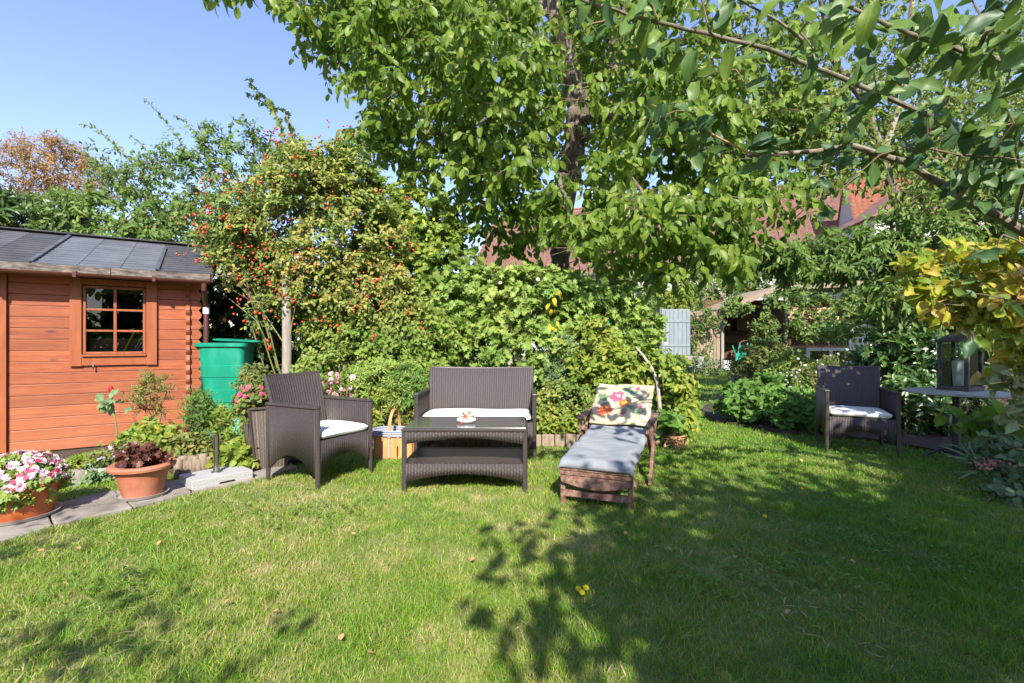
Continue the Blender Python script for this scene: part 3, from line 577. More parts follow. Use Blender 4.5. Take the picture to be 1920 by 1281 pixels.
def grass():
    X = []; Hh = []; Wd = []
    for (y0, y1, den, w, h) in ((1.45, 2.3, 19000, .0027, .030), (2.3, 3.2, 12500, .0032, .030), (3.2, 4.6, 6500, .0044, .030), (4.6, 7.5, 2800, .007, .032), (7.5, 20, 420, .016, .04)):
        xr = y1 * 1.12; n = int(den * (y1 - y0) * 2 * xr); x = rng.uniform(-xr, xr, n); y = rng.uniform(y0, y1, n)
        k = np.abs(x) < y * 1.12 + .1
        k &= ~(inpoly(x, y, bedpoly) | inpoly(x, y, bed2) | inpoly(x, y, [(p.x, p.y) for p in PL] + [(p.x, p.y) for p in PU][::-1]))
        k &= (x < 8) & (x > -4.3)
        pn = snoise(x, y, 2.3, .5) + .6 * snoise(x, y, 7, 2)
        k &= rng.random(n) < np.clip(.85 - .28 * pn, .3, 1)
        x, y, pn = x[k], y[k], pn[k]
        tuft = np.clip(snoise(x, y, 11, 1) + snoise(x, y, 3.1, 4) * .6, -1, 1)
        X.append(np.stack([x, y], 1)); Hh.append(h * (1 + .55 * np.clip(tuft, -.6, 1)) * rng.uniform(.45, 1.25, len(x))); Wd.append(np.full(len(x), w))
    X = np.concatenate(X); Hh = np.concatenate(Hh); Wd = np.concatenate(Wd); n = len(X)
    a = rng.uniform(0, 2 * math.pi, n); lean = rng.uniform(.1, 1.5, n); la = rng.uniform(0, 2 * math.pi, n) 
    wx, wy = np.cos(a) * Wd / 2, np.sin(a) * Wd / 2; lx, ly = np.cos(la) * lean * Hh, np.sin(la) * lean * Hh
    z0 = np.zeros(n); b0 = np.stack([X[:, 0] - wx, X[:, 1] - wy, z0], 1); b1 = np.stack([X[:, 0] + wx, X[:, 1] + wy, z0], 1)
    m0 = np.stack([X[:, 0] - wx * .8 + lx * .3, X[:, 1] - wy * .8 + ly * .3, Hh * .6], 1); m1 = np.stack([X[:, 0] + wx * .8 + lx * .3, X[:, 1] + wy * .8 + ly * .3, Hh * .6], 1)
    tp = np.stack([X[:, 0] + lx, X[:, 1] + ly, Hh * .95], 1)
    V = np.stack([b0, b1, m0, m1, tp], 1).reshape(-1, 3); q = np.array([(0, 1, 3), (0, 3, 2), (2, 3, 4)])
    ff = (q[None] + (np.arange(n) * 5)[:, None, None]).reshape(-1, 3)
    print('blades', n)
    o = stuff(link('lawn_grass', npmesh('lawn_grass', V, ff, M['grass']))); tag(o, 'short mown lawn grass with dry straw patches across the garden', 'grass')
grass()
# broad-leaved weeds in the lawn
def weeds():
    cs = [P_ for P_ in (G(1500, 1010), G(1560, 1030), G(1620, 1020), G(1440, 1060), G(1700, 1050), G(1760, 1060), G(1400, 1090), G(1650, 985), G(1350, 1110), G(1480, 960), G(1540, 1100), G(560, 980), G(470, 960), G(200, 1110), G(640, 955))]
    p, d, nr, s = [], [], [], []
    for c in cs:
        for _ in range(75):
            q = np.array((c.x + rng.normal(0, .17), c.y + rng.normal(0, .12),   .02 + rng.random() * .03)); a = rng.uniform(0, 6.28)
            p.append(q); d.append((math.cos(a), math.sin(a), .35)); nr.append((0, 0, 1)); s.append(rng.uniform(.016, .036))
    th = thing('lawn_weeds', 'low broad-leaved plantain and clover growing in patches in the shaded lawn', 'weeds', (0, 0, 0))
    leaves(th, (0, 0, 0), p, d, nr, s, 'oval', M['lf_per'], 0, rest='leaf_patch')
weeds()
def clippings():
    n = 2600; y = rng.uniform(1.5, 5.2, n); x = rng.uniform(-1.05, 1.05, n) * y; k = ~(inpoly(x, y, bedpoly) | inpoly(x, y, bed2)) & (snoise(x, y, 2.3, .5) + .6 * snoise(x, y, 7, 2) > .1); x, y = x[k], y[k]; n = len(x)
    a = rng.uniform(0, 6.28, n); th = thing('grass_clippings', 'pale dry grass clippings and thatch flecks lying in the thin patches of the lawn', 'clippings', (0, 0, 0))
    leaves(th, (0, 0, 0), np.stack([x, y, rng.uniform(.012, .026, n)], 1), np.stack([np.cos(a), np.sin(a), rng.normal(0, .2, n)], 1), np.tile((0, 0, 1.), (n, 1)), rng.uniform(.02, .06, n), 'strap', M['straw'], 0, rest='clippings')
clippings()
fl = [(1083, 1117), (1097, 1115), (1090, 1124), (1430, 978), (1512, 922), (1500, 925)]
for i, (a, b2) in enumerate(fl):
    g = G(a, b2); th = thing('dandelion', ['small yellow dandelion, left one of three in the middle of the lawn', 'small yellow dandelion, right one of three in the middle of the lawn', 'small yellow dandelion, lowest of three in the middle of the lawn', 'lone yellow flower in the shaded lawn right of the lounger', 'yellow flower at the edge of the sunlit lawn, right of its pair', 'yellow flower at the edge of the sunlit lawn, left of its pair'][i], 'flower', g, 0, 'yellow flowers in the lawn')
    MB().tube([(0, 0, 0), (0, 0, .05)], .002, 5).build('stalk', M['twig_green'], th)
    v, f = TP['flower']; o = link('blossom', npmesh('blossom', v * .028 + np.array((0, 0, .05)), f, M['yelpetal']), th); o.rotation_euler = (.5, 0, 0)
dl = [(150, 1045), (70, 1048), (660, 1012), (890, 1063), (430, 1143), (640, 1210), (690, 1245), (1380, 1057), (1594, 1065), (1482, 1163), (520, 1165), (1500, 870), (1175, 1010), (300, 1028)]
for i, (a, b2) in enumerate(dl):
    v, f = TP['oval']; g = G(a, b2); o = link('fallen_leaf', npmesh('fallen_leaf', v * .026, f, M['dead'], True), None, (g.x, g.y, .042)); o.rotation_euler = (rng.normal(0, .3), rng.normal(0, .3), rng.uniform(0, 6)); o.scale = (1.6, 1, 1)
    tag(o, 'dry orange-brown leaf on the lawn ' + ['in front of the terracotta pot', 'in front of the orange pot', 'in front of the wicker armchair, centre left', 'in front of the coffee table', 'at the lower left, upper of a pair', 'near the bottom edge left of centre', 'lowest of all near the bottom edge', 'in shade, below the lounger', 'in shade at the lower right', 'in deep shade near the bottom right', 'at the lower left, lower of a pair', 'on the sunny strip left of the shaded armchair', 'just before the lounger feet', 'below the grey parasol base'][i], 'fallen leaf', 'fallen leaves on the lawn')

# ------------------------------------------------------------------ garden shed (local x along the front wall, y into the shed)
SRZ = math.atan2(.543, .84)
shed = thing('garden_shed', 'orange-red stained wooden garden shed with a small six-pane window at left', 'shed', (-4.56, 4.56, 0), SRZ)
CX, LX, DEP = 1.265, -2.6, 2.8
wx0, wx1, wz0, wz1 = .272, .959, .856, 1.724
ph = .107
def plank_mesh(x0, x1, h=ph):
    mb = MB(); pr = [(-.004, 0.0), (-.012, .002), (-.014, .006), (-.014, h - .006), (-.012, h - .002), (-.004, h - .001), (.022, h - .001), (.022, 0)]
    n = len(pr); xs = [x0, (x0 + x1) / 2, x1]
    vs = [(x, y, z) for x in (x0, x1) for y, z in pr]
    mb.add(vs, [tuple(range(n)), tuple(range(2 * n - 1, n - 1, -1))] + [(i, i + n, (i + 1) % n + n, (i + 1) % n) for i in range(n)])
    return mb
for k in range(16):
    z = .05 + k * ph; segs = [(-.158, CX + .06)]
    if z >= wz0 - .002 and z < wz1: segs = [(-.158, wx0 + .03), (wx1 - .03, CX + .06)]
    for a, b2 in segs:
        plank_mesh(a, b2).build('plank', M['plank'], shed, loc=(0, rng.uniform(-.0015, .0015), z))
    # side wall boards, whose ends stick out past the corner
    mb = MB(); e = .05
    pts = [(0, 0), (.004, .0)]
    h = ph; prof = []
    for (yy, zz) in ((DEP, 0), (DEP, h - .004), (-e + .02, h - .004), (-e, h - .03), (-e - .006, h * .5), (-e, .03), (-e + .02, 0)): prof.append((yy, zz))
    n = len(prof); mb.add([(CX - .055, y, z_) for y, z_ in prof] + [(CX - .02, y, z_) for y, z_ in prof], [tuple(range(n)), tuple(range(2 * n - 1, n - 1, -1))] + [(i, i + n, (i + 1) % n + n, (i + 1) % n) for i in range(n)])
    mb.build('side_plank', M['plank'], shed, loc=(0, 0, z + .052 if k < 15 else z + .03))
    mb = MB(); n = 10; pts = [(CX + .06, 0), (CX + .06, ph - .006)] + [(CX + .06 + .028 * math.sin(math.pi * j / n), (ph - .006) * (1 - j / n)) for j in range(1, n)]
    mb.prism(pts, -.013, .024).build('plank_end', M['plank'], shed, loc=(0, 0, z + .002))
MB().box(((LX + CX) / 2, .05, .03), (CX - LX, .06, .06)).build('base_beam', M['weathered'], shed)
MB().box(((LX + CX) / 2, DEP, .9), (CX - LX, .03, 1.8)).build('back_wall', M['dark_room'], shed)
MB().box((LX, DEP / 2, .9), (.03, DEP, 1.8)).build('side_wall', M['dark_room'], shed)
MB().box(((LX + CX) / 2, DEP / 2, .02), (CX - LX - .1, DEP - .1, .03)).build('shed_floor', M['dark_room'], shed)
# door at the left edge
MB().box((-.205, -.02, .92), (.085, .05, 1.70)).build('door_frame', M['plank_v'], shed, .004)
d_ = MB().box((-.62, -.005, .92), (.72, .03, 1.66)).build('door', M['plank_v'], shed, .004)
for k in range(6): MB().box((-.94 + k * .125, -.025, .92), (.118, .012, 1.6)).build('door_board', M['plank_v'], d_, .003)
MB().box(((LX - .98) / 2, .0, .92), (-(LX + .98), .03, 1.7)).build('wall_panel', M['plank'], shed)
# window
win = MB()
for (c, s_) in (((wx0 + .045, -.03, (wz0 + wz1) / 2), (.09, .03, wz1 - wz0)), ((wx1 - .045, -.03, (wz0 + wz1) / 2), (.09, .03, wz1 - wz0)),
                (((wx0 + wx1) / 2, -.028, wz0 + .055), (wx1 - wx0 - .18, .026, .10)), (((wx0 + wx1) / 2, -.028, wz1 - .03), (wx1 - wx0 - .18, .026, .06))): win.box(c, s_)
wi = win.build('window', M['plank_v'], shed, .004)
gx0, gx1, gz0, gz1 = wx0 + .095, wx1 - .095, .972, 1.655
sash = MB()
for (c, s_) in (((gx0 + .012, -.012, (gz0 + gz1) / 2), (.024, .03, gz1 - gz0)), ((gx1 - .012, -.012, (gz0 + gz1) / 2), (.024, .03, gz1 - gz0)), (((gx0 + gx1) / 2, -.012, gz0 + .012), (gx1 - gx0 - .05, .03, .024)), (((gx0 + gx1) / 2, -.012, gz1 - .012), (gx1 - gx0 - .05, .03, .024))): sash.box(c, s_)
sash.build('sash', M['plank_v'], wi, .003)
MB().box(((gx0 + gx1) / 2, -.045, gz0 - .012), (gx1 - gx0 + .01, .035, .018)).build('sill', M['plank_v'], wi, .003)
cw, ch_ = (gx1 - gx0 - .048) / 2, (gz1 - gz0 - .048) / 3
MB().box(((gx0 + gx1) / 2, -.014, (gz0 + gz1) / 2), (.024, .026, gz1 - gz0 - .05)).build('glazing_bar', M['plank_v'], wi, .002)
for i in (1, 2):
    for j in (0, 1):
        MB().box((gx0 + .024 + cw * (j + .5) + (-.006 if j == 0 else .006), -.014, gz0 + .024 + ch_ * i), (cw - .013, .024, .02)).build('glazing_bar', M['plank_v'], wi, .002)
for i in range(3):
    for j in range(2):
        MB().box((gx0 + .024 + cw * (j + .5), -.004, gz0 + .024 + ch_ * (i + .5)), (cw - .006, .003, ch_ - .004)).build('pane', M['glass'], wi)
MB().tube([(.45, -.045, .875), (.45, -.05, .85), (.45, -.047, .82)], .006, 8).build('window_latch', M['steel'], wi)
# roof
EZ, RZ_, EY, RY = 1.80, 2.34, -.20, 1.40
RX0, RX1 = LX - .1, CX + .17
sl_ = math.hypot(RY - EY, RZ_ - EZ); sa = math.atan2(RZ_ - EZ, RY - EY)
roof = MB().prism([(0, 0), (sl_, 0), (sl_, .02), (0, .02)], 0, 1)
def roofpt(x, s_, up=0): return (x, EY + s_ * math.cos(sa) - up * math.sin(sa), EZ + s_ * math.sin(sa) + up * math.cos(sa))
rf = MB(); rf.add([roofpt(RX0, 0, 0), roofpt(RX1, 0, 0), roofpt(RX1, sl_, 0), roofpt(RX0, sl_, 0), roofpt(RX0, 0, .02), roofpt(RX1, 0, .02), roofpt(RX1, sl_, .02), roofpt(RX0, sl_, .02)],
                  [(0, 3, 2, 1), (4, 5, 6, 7), (0, 1, 5, 4), (1, 2, 6, 5), (2, 3, 7, 6), (3, 0, 4, 7)])
b2 = 2 * RY; rf.add([(RX0, RY, RZ_), (RX1, RY, RZ_), (RX1, b2 - EY, EZ), (RX0, b2 - EY, EZ), (RX0, RY, RZ_ + .02), (RX1, RY, RZ_ + .02), (RX1, b2 - EY, EZ + .02), (RX0, b2 - EY, EZ + .02)],
           [(0, 3, 2, 1), (4, 5, 6, 7), (0, 1, 5, 4), (1, 2, 6, 5), (2, 3, 7, 6), (3, 0, 4, 7)])
rfo = rf.build('roof', M['brownwood'], shed)
MB().prism([(0, 0), (0, 1)] if 0 else [(EY + .2, EZ - .03), (RY, RZ_ - .02), (b2 - EY - .2, EZ - .03)], 0, .03)
gb = MB(); tri = [(0, 1.76), (RY, RZ_ - .01), (DEP, 1.76)]
for gx in (CX - .055, LX): gb.add([(gx + dx, y, z) for dx in (0, .03) for y, z in tri], [(0, 2, 1), (3, 4, 5), (0, 1, 4, 3), (1, 2, 5, 4), (2, 0, 3, 5)])
gb.build('gable', M['plank'], shed)
secs = [(RX0, -.62, 'felt_old'), (-.615, -.30, 'felt_old'), (-.295, .03, 'felt'), (.045, .355, 'felt_new'), (.36, .675, 'felt_new'), (.68, .965, 'felt_new'), (.98, RX1 + .01, 'felt')]
cr = sl_ / 14
for a, b_, mt in secs:
    mb = MB()
    for k in range(14):
        s0, s1 = k * cr - (.01 if k == 0 else 0), (k + 1) * cr + .01
        mb.add([roofpt(a, s0, .024), roofpt(b_, s0, .024), roofpt(b_, s1, .026), roofpt(a, s1, .026), roofpt(a, s0, .033), roofpt(b_, s0, .033), roofpt(b_, s1, .027), roofpt(a, s1, .027)],
               [(0, 3, 2, 1), (4, 5, 6, 7), (0, 1, 5, 4), (1, 2, 6, 5), (2, 3, 7, 6), (3, 0, 4, 7)])
    mb.build('shingle_sheet', M[mt], rfo)
for x in (.037, .972): 
    mb = MB(); mb.bar(roofpt(x, -.005, .045), roofpt(x, sl_ * (.97 if x < .5 else .8), .045), .035, .012, (0, -math.sin(sa), math.cos(sa))); mb.build('edge_strip', M['zinc'], rfo)
mb = MB(); mb.bar((RX0, RY, RZ_ + .045), (RX1 + .01, RY, RZ_ + .045), .16, .012); mb.build('ridge_cap', M['felt'], rfo)
for k in range(5):
    x0 = RX0 + (RX1 - RX0) * k / 5; x1 = RX0 + (RX1 - RX0) * (k + 1) / 5 - .004
    MB().box(((x0 + x1) / 2, EY - .012, EZ - .030), (x1 - x0, .018, .10)).build('fascia_board', M['weathered'], rfo, .003)
mb = MB(); mb.bar((RX1 + .012, EY - .01, EZ - .02), (RX1 + .012, RY, RZ_ - .02), .02, .09); mb.bar((RX1 + .012, RY, RZ_ - .02), (RX1 + .012, b2 - EY, EZ - .02), .02, .09); mb.build('barge_board', M['brownwood'], rfo)
# gutter: half pipe open to the top
mb = MB(); pr = [(.035 * math.cos(a), .035 * math.sin(a)) for a in [math.pi + math.pi * j / 8 for j in range(9)]]; pi_ = [(.031 * math.cos(a), .031 * math.sin(a) + .001) for a in [2 * math.pi - math.pi * j / 8 for j in range(9)]]
pr = pr + pi_; n = len(pr); yy, zz = EY - .06, EZ - .055
mb.add([(x, yy + a, zz + c) for x in (RX0, RX1 - .01) for a, c in pr], [tuple(range(n)), tuple(range(2 * n - 1, n - 1, -1))] + [(i, i + n, (i + 1) % n + n, (i + 1) % n) for i in range(n)])
gut = mb.build('gutter', M['brown_plastic'], shed, smooth=True)
for x in (-.3, .35, .95): MB().box((x, yy, zz - .012), (.03, .078, .06)).build('gutter_bracket', M['brown_plastic'], gut, .003)
pp = MB().tube([(RX1 - .06, yy, zz - .03), (RX1 - .06, yy, zz - .09), (CX + .13, -.02, zz - .26), (CX + .13, -.02, zz - .32), (CX + .13, -.02, 1.03)], .026, 12).build('downpipe', M['brown_plastic'], shed, smooth=True)
MB().tube([(CX + .13, -.02, zz - .27), (CX + .13, -.02, zz - .34)], .031, 14).build('white_joint', M['white_plastic'], pp, smooth=True)
# things standing inside, seen through the panes
def inshed(x, y, z): c, s_ = math.cos(SRZ), math.sin(SRZ); return (-4.56 + c * x - s_ * y, 4.56 + s_ * x + c * y, z)
tb = thing('workbench', 'plain wooden bench standing inside the shed below the window', 'workbench', inshed(.6, .45, 0), SRZ)
MB().box((0, 0, .92), (1.2, .6, .03)).build('bench_top', M['cardboard'], tb)
for sx in (-.55, .55):
    for sy in (-.25, .25): MB().box((sx, sy, .4525), (.05, .05, .905)).build('leg', M['cardboard'], tb)
bx_ = MB().box((0, 0, .10), (.40, .2, .20)).build('cardboard_box', M['cardboard'], None, loc=inshed(.58, .35, .935), rz=SRZ); tag(bx_, 'brown cardboard box on the bench behind the shed window', 'box')
wb = MB().box((0, 0, .03), (.12, .10, .06)).build('white_container', M['white'], None, .006, loc=inshed(.43, .25, .935), rz=SRZ); tag(wb, 'small white container at the lower left window pane', 'container')
ys_ = MB().tube([(0, 0, 0), (.11, .02, .26)], .009, 8).build('yellow_rod', M['yellow'], None, loc=inshed(.64, .16, .94), rz=SRZ); tag(ys_, 'bright yellow rod leaning behind the lower right window pane', 'rod')
for k in range(6):
    sp_ = MB().tube([(0, 0, 0), (.10 + .015 * k, .0, .22 - .012 * k)], .005, 6).build('steel_rod', M['steel'], None, loc=inshed(.72 + .015 * k, .17 + .012 * k, .94), rz=SRZ); tag(sp_, ['leftmost', 'second from left', 'third from left', 'third from right', 'second from right', 'rightmost'][k] + ' of the grey metal rods leaning behind the lower right window pane', 'rod', 'metal rods behind the window')

# ------------------------------------------------------------------ green rain butt
rb = thing('rain_barrel', 'tapered green plastic rain barrel beside the shed downpipe', 'rain barrel', (-3.26, 5.50, 0), R(12))
def loft(rings, capb=True, capt=True):
    mb = MB(); n = len(rings[0])
    for i, rg in enumerate(rings):
        mb.v += rg
        if i: mb.f += [((i - 1) * n + j, (i - 1) * n + (j + 1) % n, i * n + (j + 1) % n, i * n + j) for j in range(n)]
    if capb: mb.f.append(tuple(range(n))[::-1])
    if capt: mb.f.append(tuple((len(rings) - 1) * n + j for j in range(n)))
    return mb
rg = []
zs = [.27, .30, .42, .425, .56, .565, .70, .705, .83, .835, .97, 1.04, 1.045, 1.08, 1.085]
for i, z in enumerate(zs):
    w = .36 + (z - .27) * .15; k = 0
    if z in (.425, .56): k = .014
    if z in (.705, .83): k = .014
    if z >= 1.045: k = .05
    rg.append(sqring(w + k, w * .9 + k, z, .06))
rg.append(sqring(.46, .41, 1.085, .05)); rg.append(sqring(.44, .39, .80, .05))
loft(rg).build('barrel', M['green_plastic'], rb, smooth=True)
loft([sqring(.42, .38, .0), sqring(.36, .32, .26)]).build('stand', M['green_pale'], rb, smooth=True)
ld = loft([sqring(.47, .43, 0), sqring(.48, .44, .006), sqring(.48, .44, .018), sqring(.40, .36, .028), sqring(.1, .1, .034, .04)]).build('lid', M['green_plastic'], rb, smooth=True, loc=(.12, .04, 1.092)); ld.rotation_euler = (R(-2), R(3), R(6))

# ------------------------------------------------------------------ wicker furniture
def panel(name, parent, o_, u, v_, nn, w, top, bot, mat='wicker', th=.022, amp=.0035, pitch=.022):
    """woven panel: ribs standing out of a sheet of thickness th; o_ origin, u across, v_ up, nn out; top/bot functions of 0..1"""
    u, v_, nn, o_ = Vector(u).normalized(), Vector(v_).normalized(), Vector(nn).normalized(), Vector(o_)
    nc = max(8, int(w / pitch) * 4); V = []; UV = []; Fq = []
    rows = 2
    for side in (1, -1):
        for i in range(nc + 1):
            s_ = i / nc; x = s_ * w; off = side * (th / 2 + amp * abs(math.sin(math.pi * x / pitch)))
            zb, zt = bot(s_), top(s_)
            for r_ in range(rows):
                z = zb + (zt - zb) * r_ / (rows - 1); V.append(o_ + u * x + v_ * z + nn * off); UV.append((x, z))
    H = (nc + 1) * rows
    for i in range(nc):
        a = i * rows; Fq += [(a, a + rows, a + rows + 1, a + 1), (H + a, H + a + 1, H + a + rows + 1, H + a + rows), (a + 1, a + rows + 1, H + a + rows + 1, H + a + 1), (a, H + a, H + a + rows, a + rows)]
    Fq += [(0, 1, H + 1, H), (nc * rows, H + nc * rows, H + nc * rows + 1, nc * rows + 1)]
    me = npmesh(name, [tuple(p) for p in V], Fq, M[mat], False, UV)
    return link(name, me, parent)
def cushion(w, d, h, name, parent, loc, r=.04):
    n = 14; V = []; Fq = []
    def prof(s_): e = min(s_, 1 - s_); return 1 - (max(0, .09 - e) / .09) ** 2.2
    for side in (1, -1):
        for i in range(n + 1):
            for j in range(n + 1):
                s_, t_ = .5 - .5 * math.cos(math.pi * i / n), .5 - .5 * math.cos(math.pi * j / n); k = max(0, prof(s_) * prof(t_)) ** .5
                # rounded corners
                x, y = (s_ - .5) * w, (t_ - .5) * d; cx, cy = abs(x) / (w / 2), abs(y) / (d / 2)
                f_ = 1 - .035 * (cx * cy) ** 6; V.append((x * f_, y * f_, side * h / 2 * k + .004 * math.sin(x * 9) * math.cos(y * 11)))
    H = (n + 1) ** 2
    for i in range(n):
        for j in range(n):
            a = i * (n + 1) + j; Fq += [(a, a + n + 1, a + n + 2, a + 1), (H + a, H + a + 1, H + a + n + 2, H + a + n + 1)]
    o = link(name, npmesh(name, V, Fq, M['cushion'], True), parent, loc); bm = bmesh.new(); bm.from_mesh(o.data); bmesh.ops.remove_doubles(bm, verts=bm.verts, dist=.0005); bmesh.ops.recalc_face_normals(bm, faces=bm.faces); bm.to_mesh(o.data); bm.free()
    cr__ = [(p[0], p[1], .003 * math.sin(p[0] * 17 + p[1] * 9)) for p in sqring(w * .985, d * .985, 0, .035, 5)]; cr__.append(cr__[0]); MB().tube(cr__, .0055, 6, False).build('piping', M['cushion'], o, smooth=True); return o
def seat_unit(th, w, d=.58, arm=.61, seat=.36, back=.83):
    """front is -y; origin on the ground at the middle"""
    hw, hd = w / 2, d / 2; arch = lambda s_: .115 + .115 * math.sin(math.pi * min(max((s_ - .04) / .92, 0), 1)) ** .8
    seatz = seat
    panel('front_panel', th, (-hw + .03, -hd + .02, 0), (1, 0, 0), (0, 0, 1), (0, -1, 0), w - .06, lambda s_: seatz, arch)
    for sx in (-1, 1):
        panel('arm_panel', th, (sx * (hw - .015), -hd + .03, 0), (0, 1, 0), (0, 0, 1), (sx, 0, 0), d - .06, lambda s_: arm - .012, arch)
        mb = MB(); mb.box((sx * (hw - .015), 0, arm), (.045, d, .022)); mb.build('armrest', M['rod'], th, .006)
        for sy in (-1, 1):
            lg = MB(); x, y = sx * (hw - .015), sy * (hd - .015)
            hgt = arm if sy < 0 else arm
            lg.tube([(x + sx * .004, y, 0), (x, y, .12), (x, y, hgt - .012)], [.014, .019, .019], 8); lg.build('leg', M['rod'], th, smooth=True)
    # back leans backwards, outwards at the top
    lean = .12; bz = seatz - .02; bh = back - bz; vb = Vector((0, lean, bh)); L_ = vb.length
    n_ = 12; bw = w - .10
    V = []; UV = []; Fq = []; nc = int(bw / .022) * 4; tw_ = bw + .02
    for side in (1, -1):
        for i in range(nc + 1):
            s_ = i / nc
            for r_ in range(7):
                q = r_ / 6; ww = bw + (.05) * q; x = (s_ - .5) * ww; cur = .035 * (1 - (2 * s_ - 1) ** 2)
                off = side * (.011 + .0035 * abs(math.sin(math.pi * s_ * bw / .022)))
                y = hd - .075 + cur + lean * q ** 1.4 - off; V.append((x, y, bz + bh * q + (.012 * (1 - (2 * s_ - 1) ** 2) if r_ == 6 else 0) * -1)); UV.append((s_ * bw, q * L_))
    H = (nc + 1) * 7
    for i in range(nc):
        for r_ in range(6):
            a = i * 7 + r_; Fq += [(a, a + 7, a + 8, a + 1), (H + a, H + a + 1, H + a + 8, H + a + 7)]
        a = i * 7 + 6; Fq.append((a, a + 7, H + a + 7, H + a))
    for r_ in range(6): Fq += [(r_, r_ + 1, H + r_ + 1, H + r_), (nc * 7 + r_, H + nc * 7 + r_, H + nc * 7 + r_ + 1, nc * 7 + r_ + 1)]
    link('backrest', npmesh('backrest', V, Fq, M['wicker'], False, UV), th)
    rim = MB(); pts = []
    for q in range(7): q /= 6; pts.append((-(bw + .05 * q) / 2, hd - .075 + lean * q ** 1.4, bz + bh * q))
    top_ = [((s_ - .5) * (bw + .05), hd - .075 + .035 * (1 - (2 * s_ - 1) ** 2) + lean, back - .012 * (1 - (2 * s_ - 1) ** 2)) for s_ in [k / 10 for k in range(1, 10)]]
    pts = pts + top_ + [(-p[0], p[1], p[2]) for p in pts[::-1]]; rim.tube(pts, .014, 8); rim.build('back_rim', M['rod'], th, smooth=True)
    panel('rear_panel', th, (-hw + .04, hd - .04, 0), (1, 0, 0), (0, 0, 1), (0, 1, 0), w - .08, lambda s_: seatz, lambda s_: .16)
    MB().box((0, -.01, seatz - .01), (w - .07, d - .07, .02)).build('seat_base', M['rod'], th)
    return th
c1 = thing('wicker_armchair', 'dark brown wicker armchair with white seat cushion, turned sideways at left beside the tall planter', 'armchair', (-1.555, 3.905, 0), R(63), 'wicker armchairs')
seat_unit(c1, .57)
cu = cushion(.49, .50, .06, 'seat_cushion', None, (0, 0, 0)); c_ = math.cos(R(63)); s_ = math.sin(R(63)); cu.location = (-1.555 + .01 * c_ + .035 * s_, 3.905 + .01 * s_ - .035 * c_, .392); cu.rotation_euler.z = R(63); tag(cu, 'white seat cushion on the left wicker armchair', 'cushion', 'white seat cushions')
c2 = thing('wicker_armchair', 'dark wicker armchair in tree shade at right beside the small round table', 'armchair', (3.50, 4.90, 0), R(-24), 'wicker armchairs')
seat_unit(c2, .60)
cu = cushion(.51, .50, .06, 'seat_cushion', None, (3.49 - .015, 4.90 - .035, .392)); cu.rotation_euler.z = R(-24); tag(cu, 'pale cushion on the right wicker armchair in dappled shade', 'cushion', 'white seat cushions')
sf = thing('wicker_sofa', 'two-seat brown wicker garden sofa behind the glass-topped table', 'sofa', (-.33, 4.68, 0), R(-2))
seat_unit(sf, 1.12, .58)
cu = cushion(1.03, .50, .06, 'sofa_cushion', None, (-.33, 4.64, .392)); cu.rotation_euler.z = R(-2); tag(cu, 'long white cushion on the wicker sofa', 'cushion', 'white seat cushions')
# table
tbl = thing('wicker_table', 'low wicker coffee table with dark glass top and lower shelf', 'coffee table', (-.346, 3.785, 0), R(-.5))
TW, TD, TH = .91, .55, .462
for (y, nm) in ((-TD / 2 + .012, 'apron'), (TD / 2 - .012, 'apron')):
    panel(nm, tbl, (-TW / 2 + .02, y, 0), (1, 0, 0), (0, 0, 1), (0, -1 if y < 0 else 1, 0), TW - .04, lambda s_: TH - .012, lambda s_: TH - .115 + .047 * math.sin(math.pi * s_), pitch=.022)
    panel('lower_apron', tbl, (-TW / 2 + .02, y, 0), (1, 0, 0), (0, 0, 1), (0, -1 if y < 0 else 1, 0), TW - .04, lambda s_: .205, lambda s_: .07 + .06 * math.sin(math.pi * s_), pitch=.022)
for x in (-TW / 2 + .012, TW / 2 - .012):
    panel('side_apron', tbl, (x, -TD / 2 + .02, 0), (0, 1, 0), (0, 0, 1), (-1 if x < 0 else 1, 0, 0), TD - .04, lambda s_: TH - .012, lambda s_: TH - .115 + .04 * math.sin(math.pi * s_))
    panel('lower_side_apron', tbl, (x, -TD / 2 + .02, 0), (0, 1, 0), (0, 0, 1), (-1 if x < 0 else 1, 0, 0), TD - .04, lambda s_: .205, lambda s_: .08 + .05 * math.sin(math.pi * s_))
    for y in (-TD / 2 + .012, TD / 2 - .012): MB().tube([(x, y, 0), (x, y, TH - .012)], .019, 8).build('leg', M['rod'], tbl, smooth=True)
MB().box((0, 0, .195), (TW - .05, TD - .05, .014)).build('shelf', M['rod'], tbl)
MB().box((0, 0, TH - .022), (TW - .06, TD - .06, .01)).build('top_frame', M['rod'], tbl)
mb = MB(); 
for a, b_ in (((-TW / 2, -TD / 2), (TW / 2, -TD / 2)), ((TW / 2, -TD / 2), (TW / 2, TD / 2)), ((TW / 2, TD / 2), (-TW / 2, TD / 2)), ((-TW / 2, TD / 2), (-TW / 2, -TD / 2))): mb.tube([(*a, TH - .012), (*b_, TH - .012)], .011, 6)
mb.build('top_rim', M['rod'], tbl)
MB().box((0, 0, TH + .003), (TW - .01, TD - .01, .006)).build('glass_top', M['table_glass'], tbl, .002)
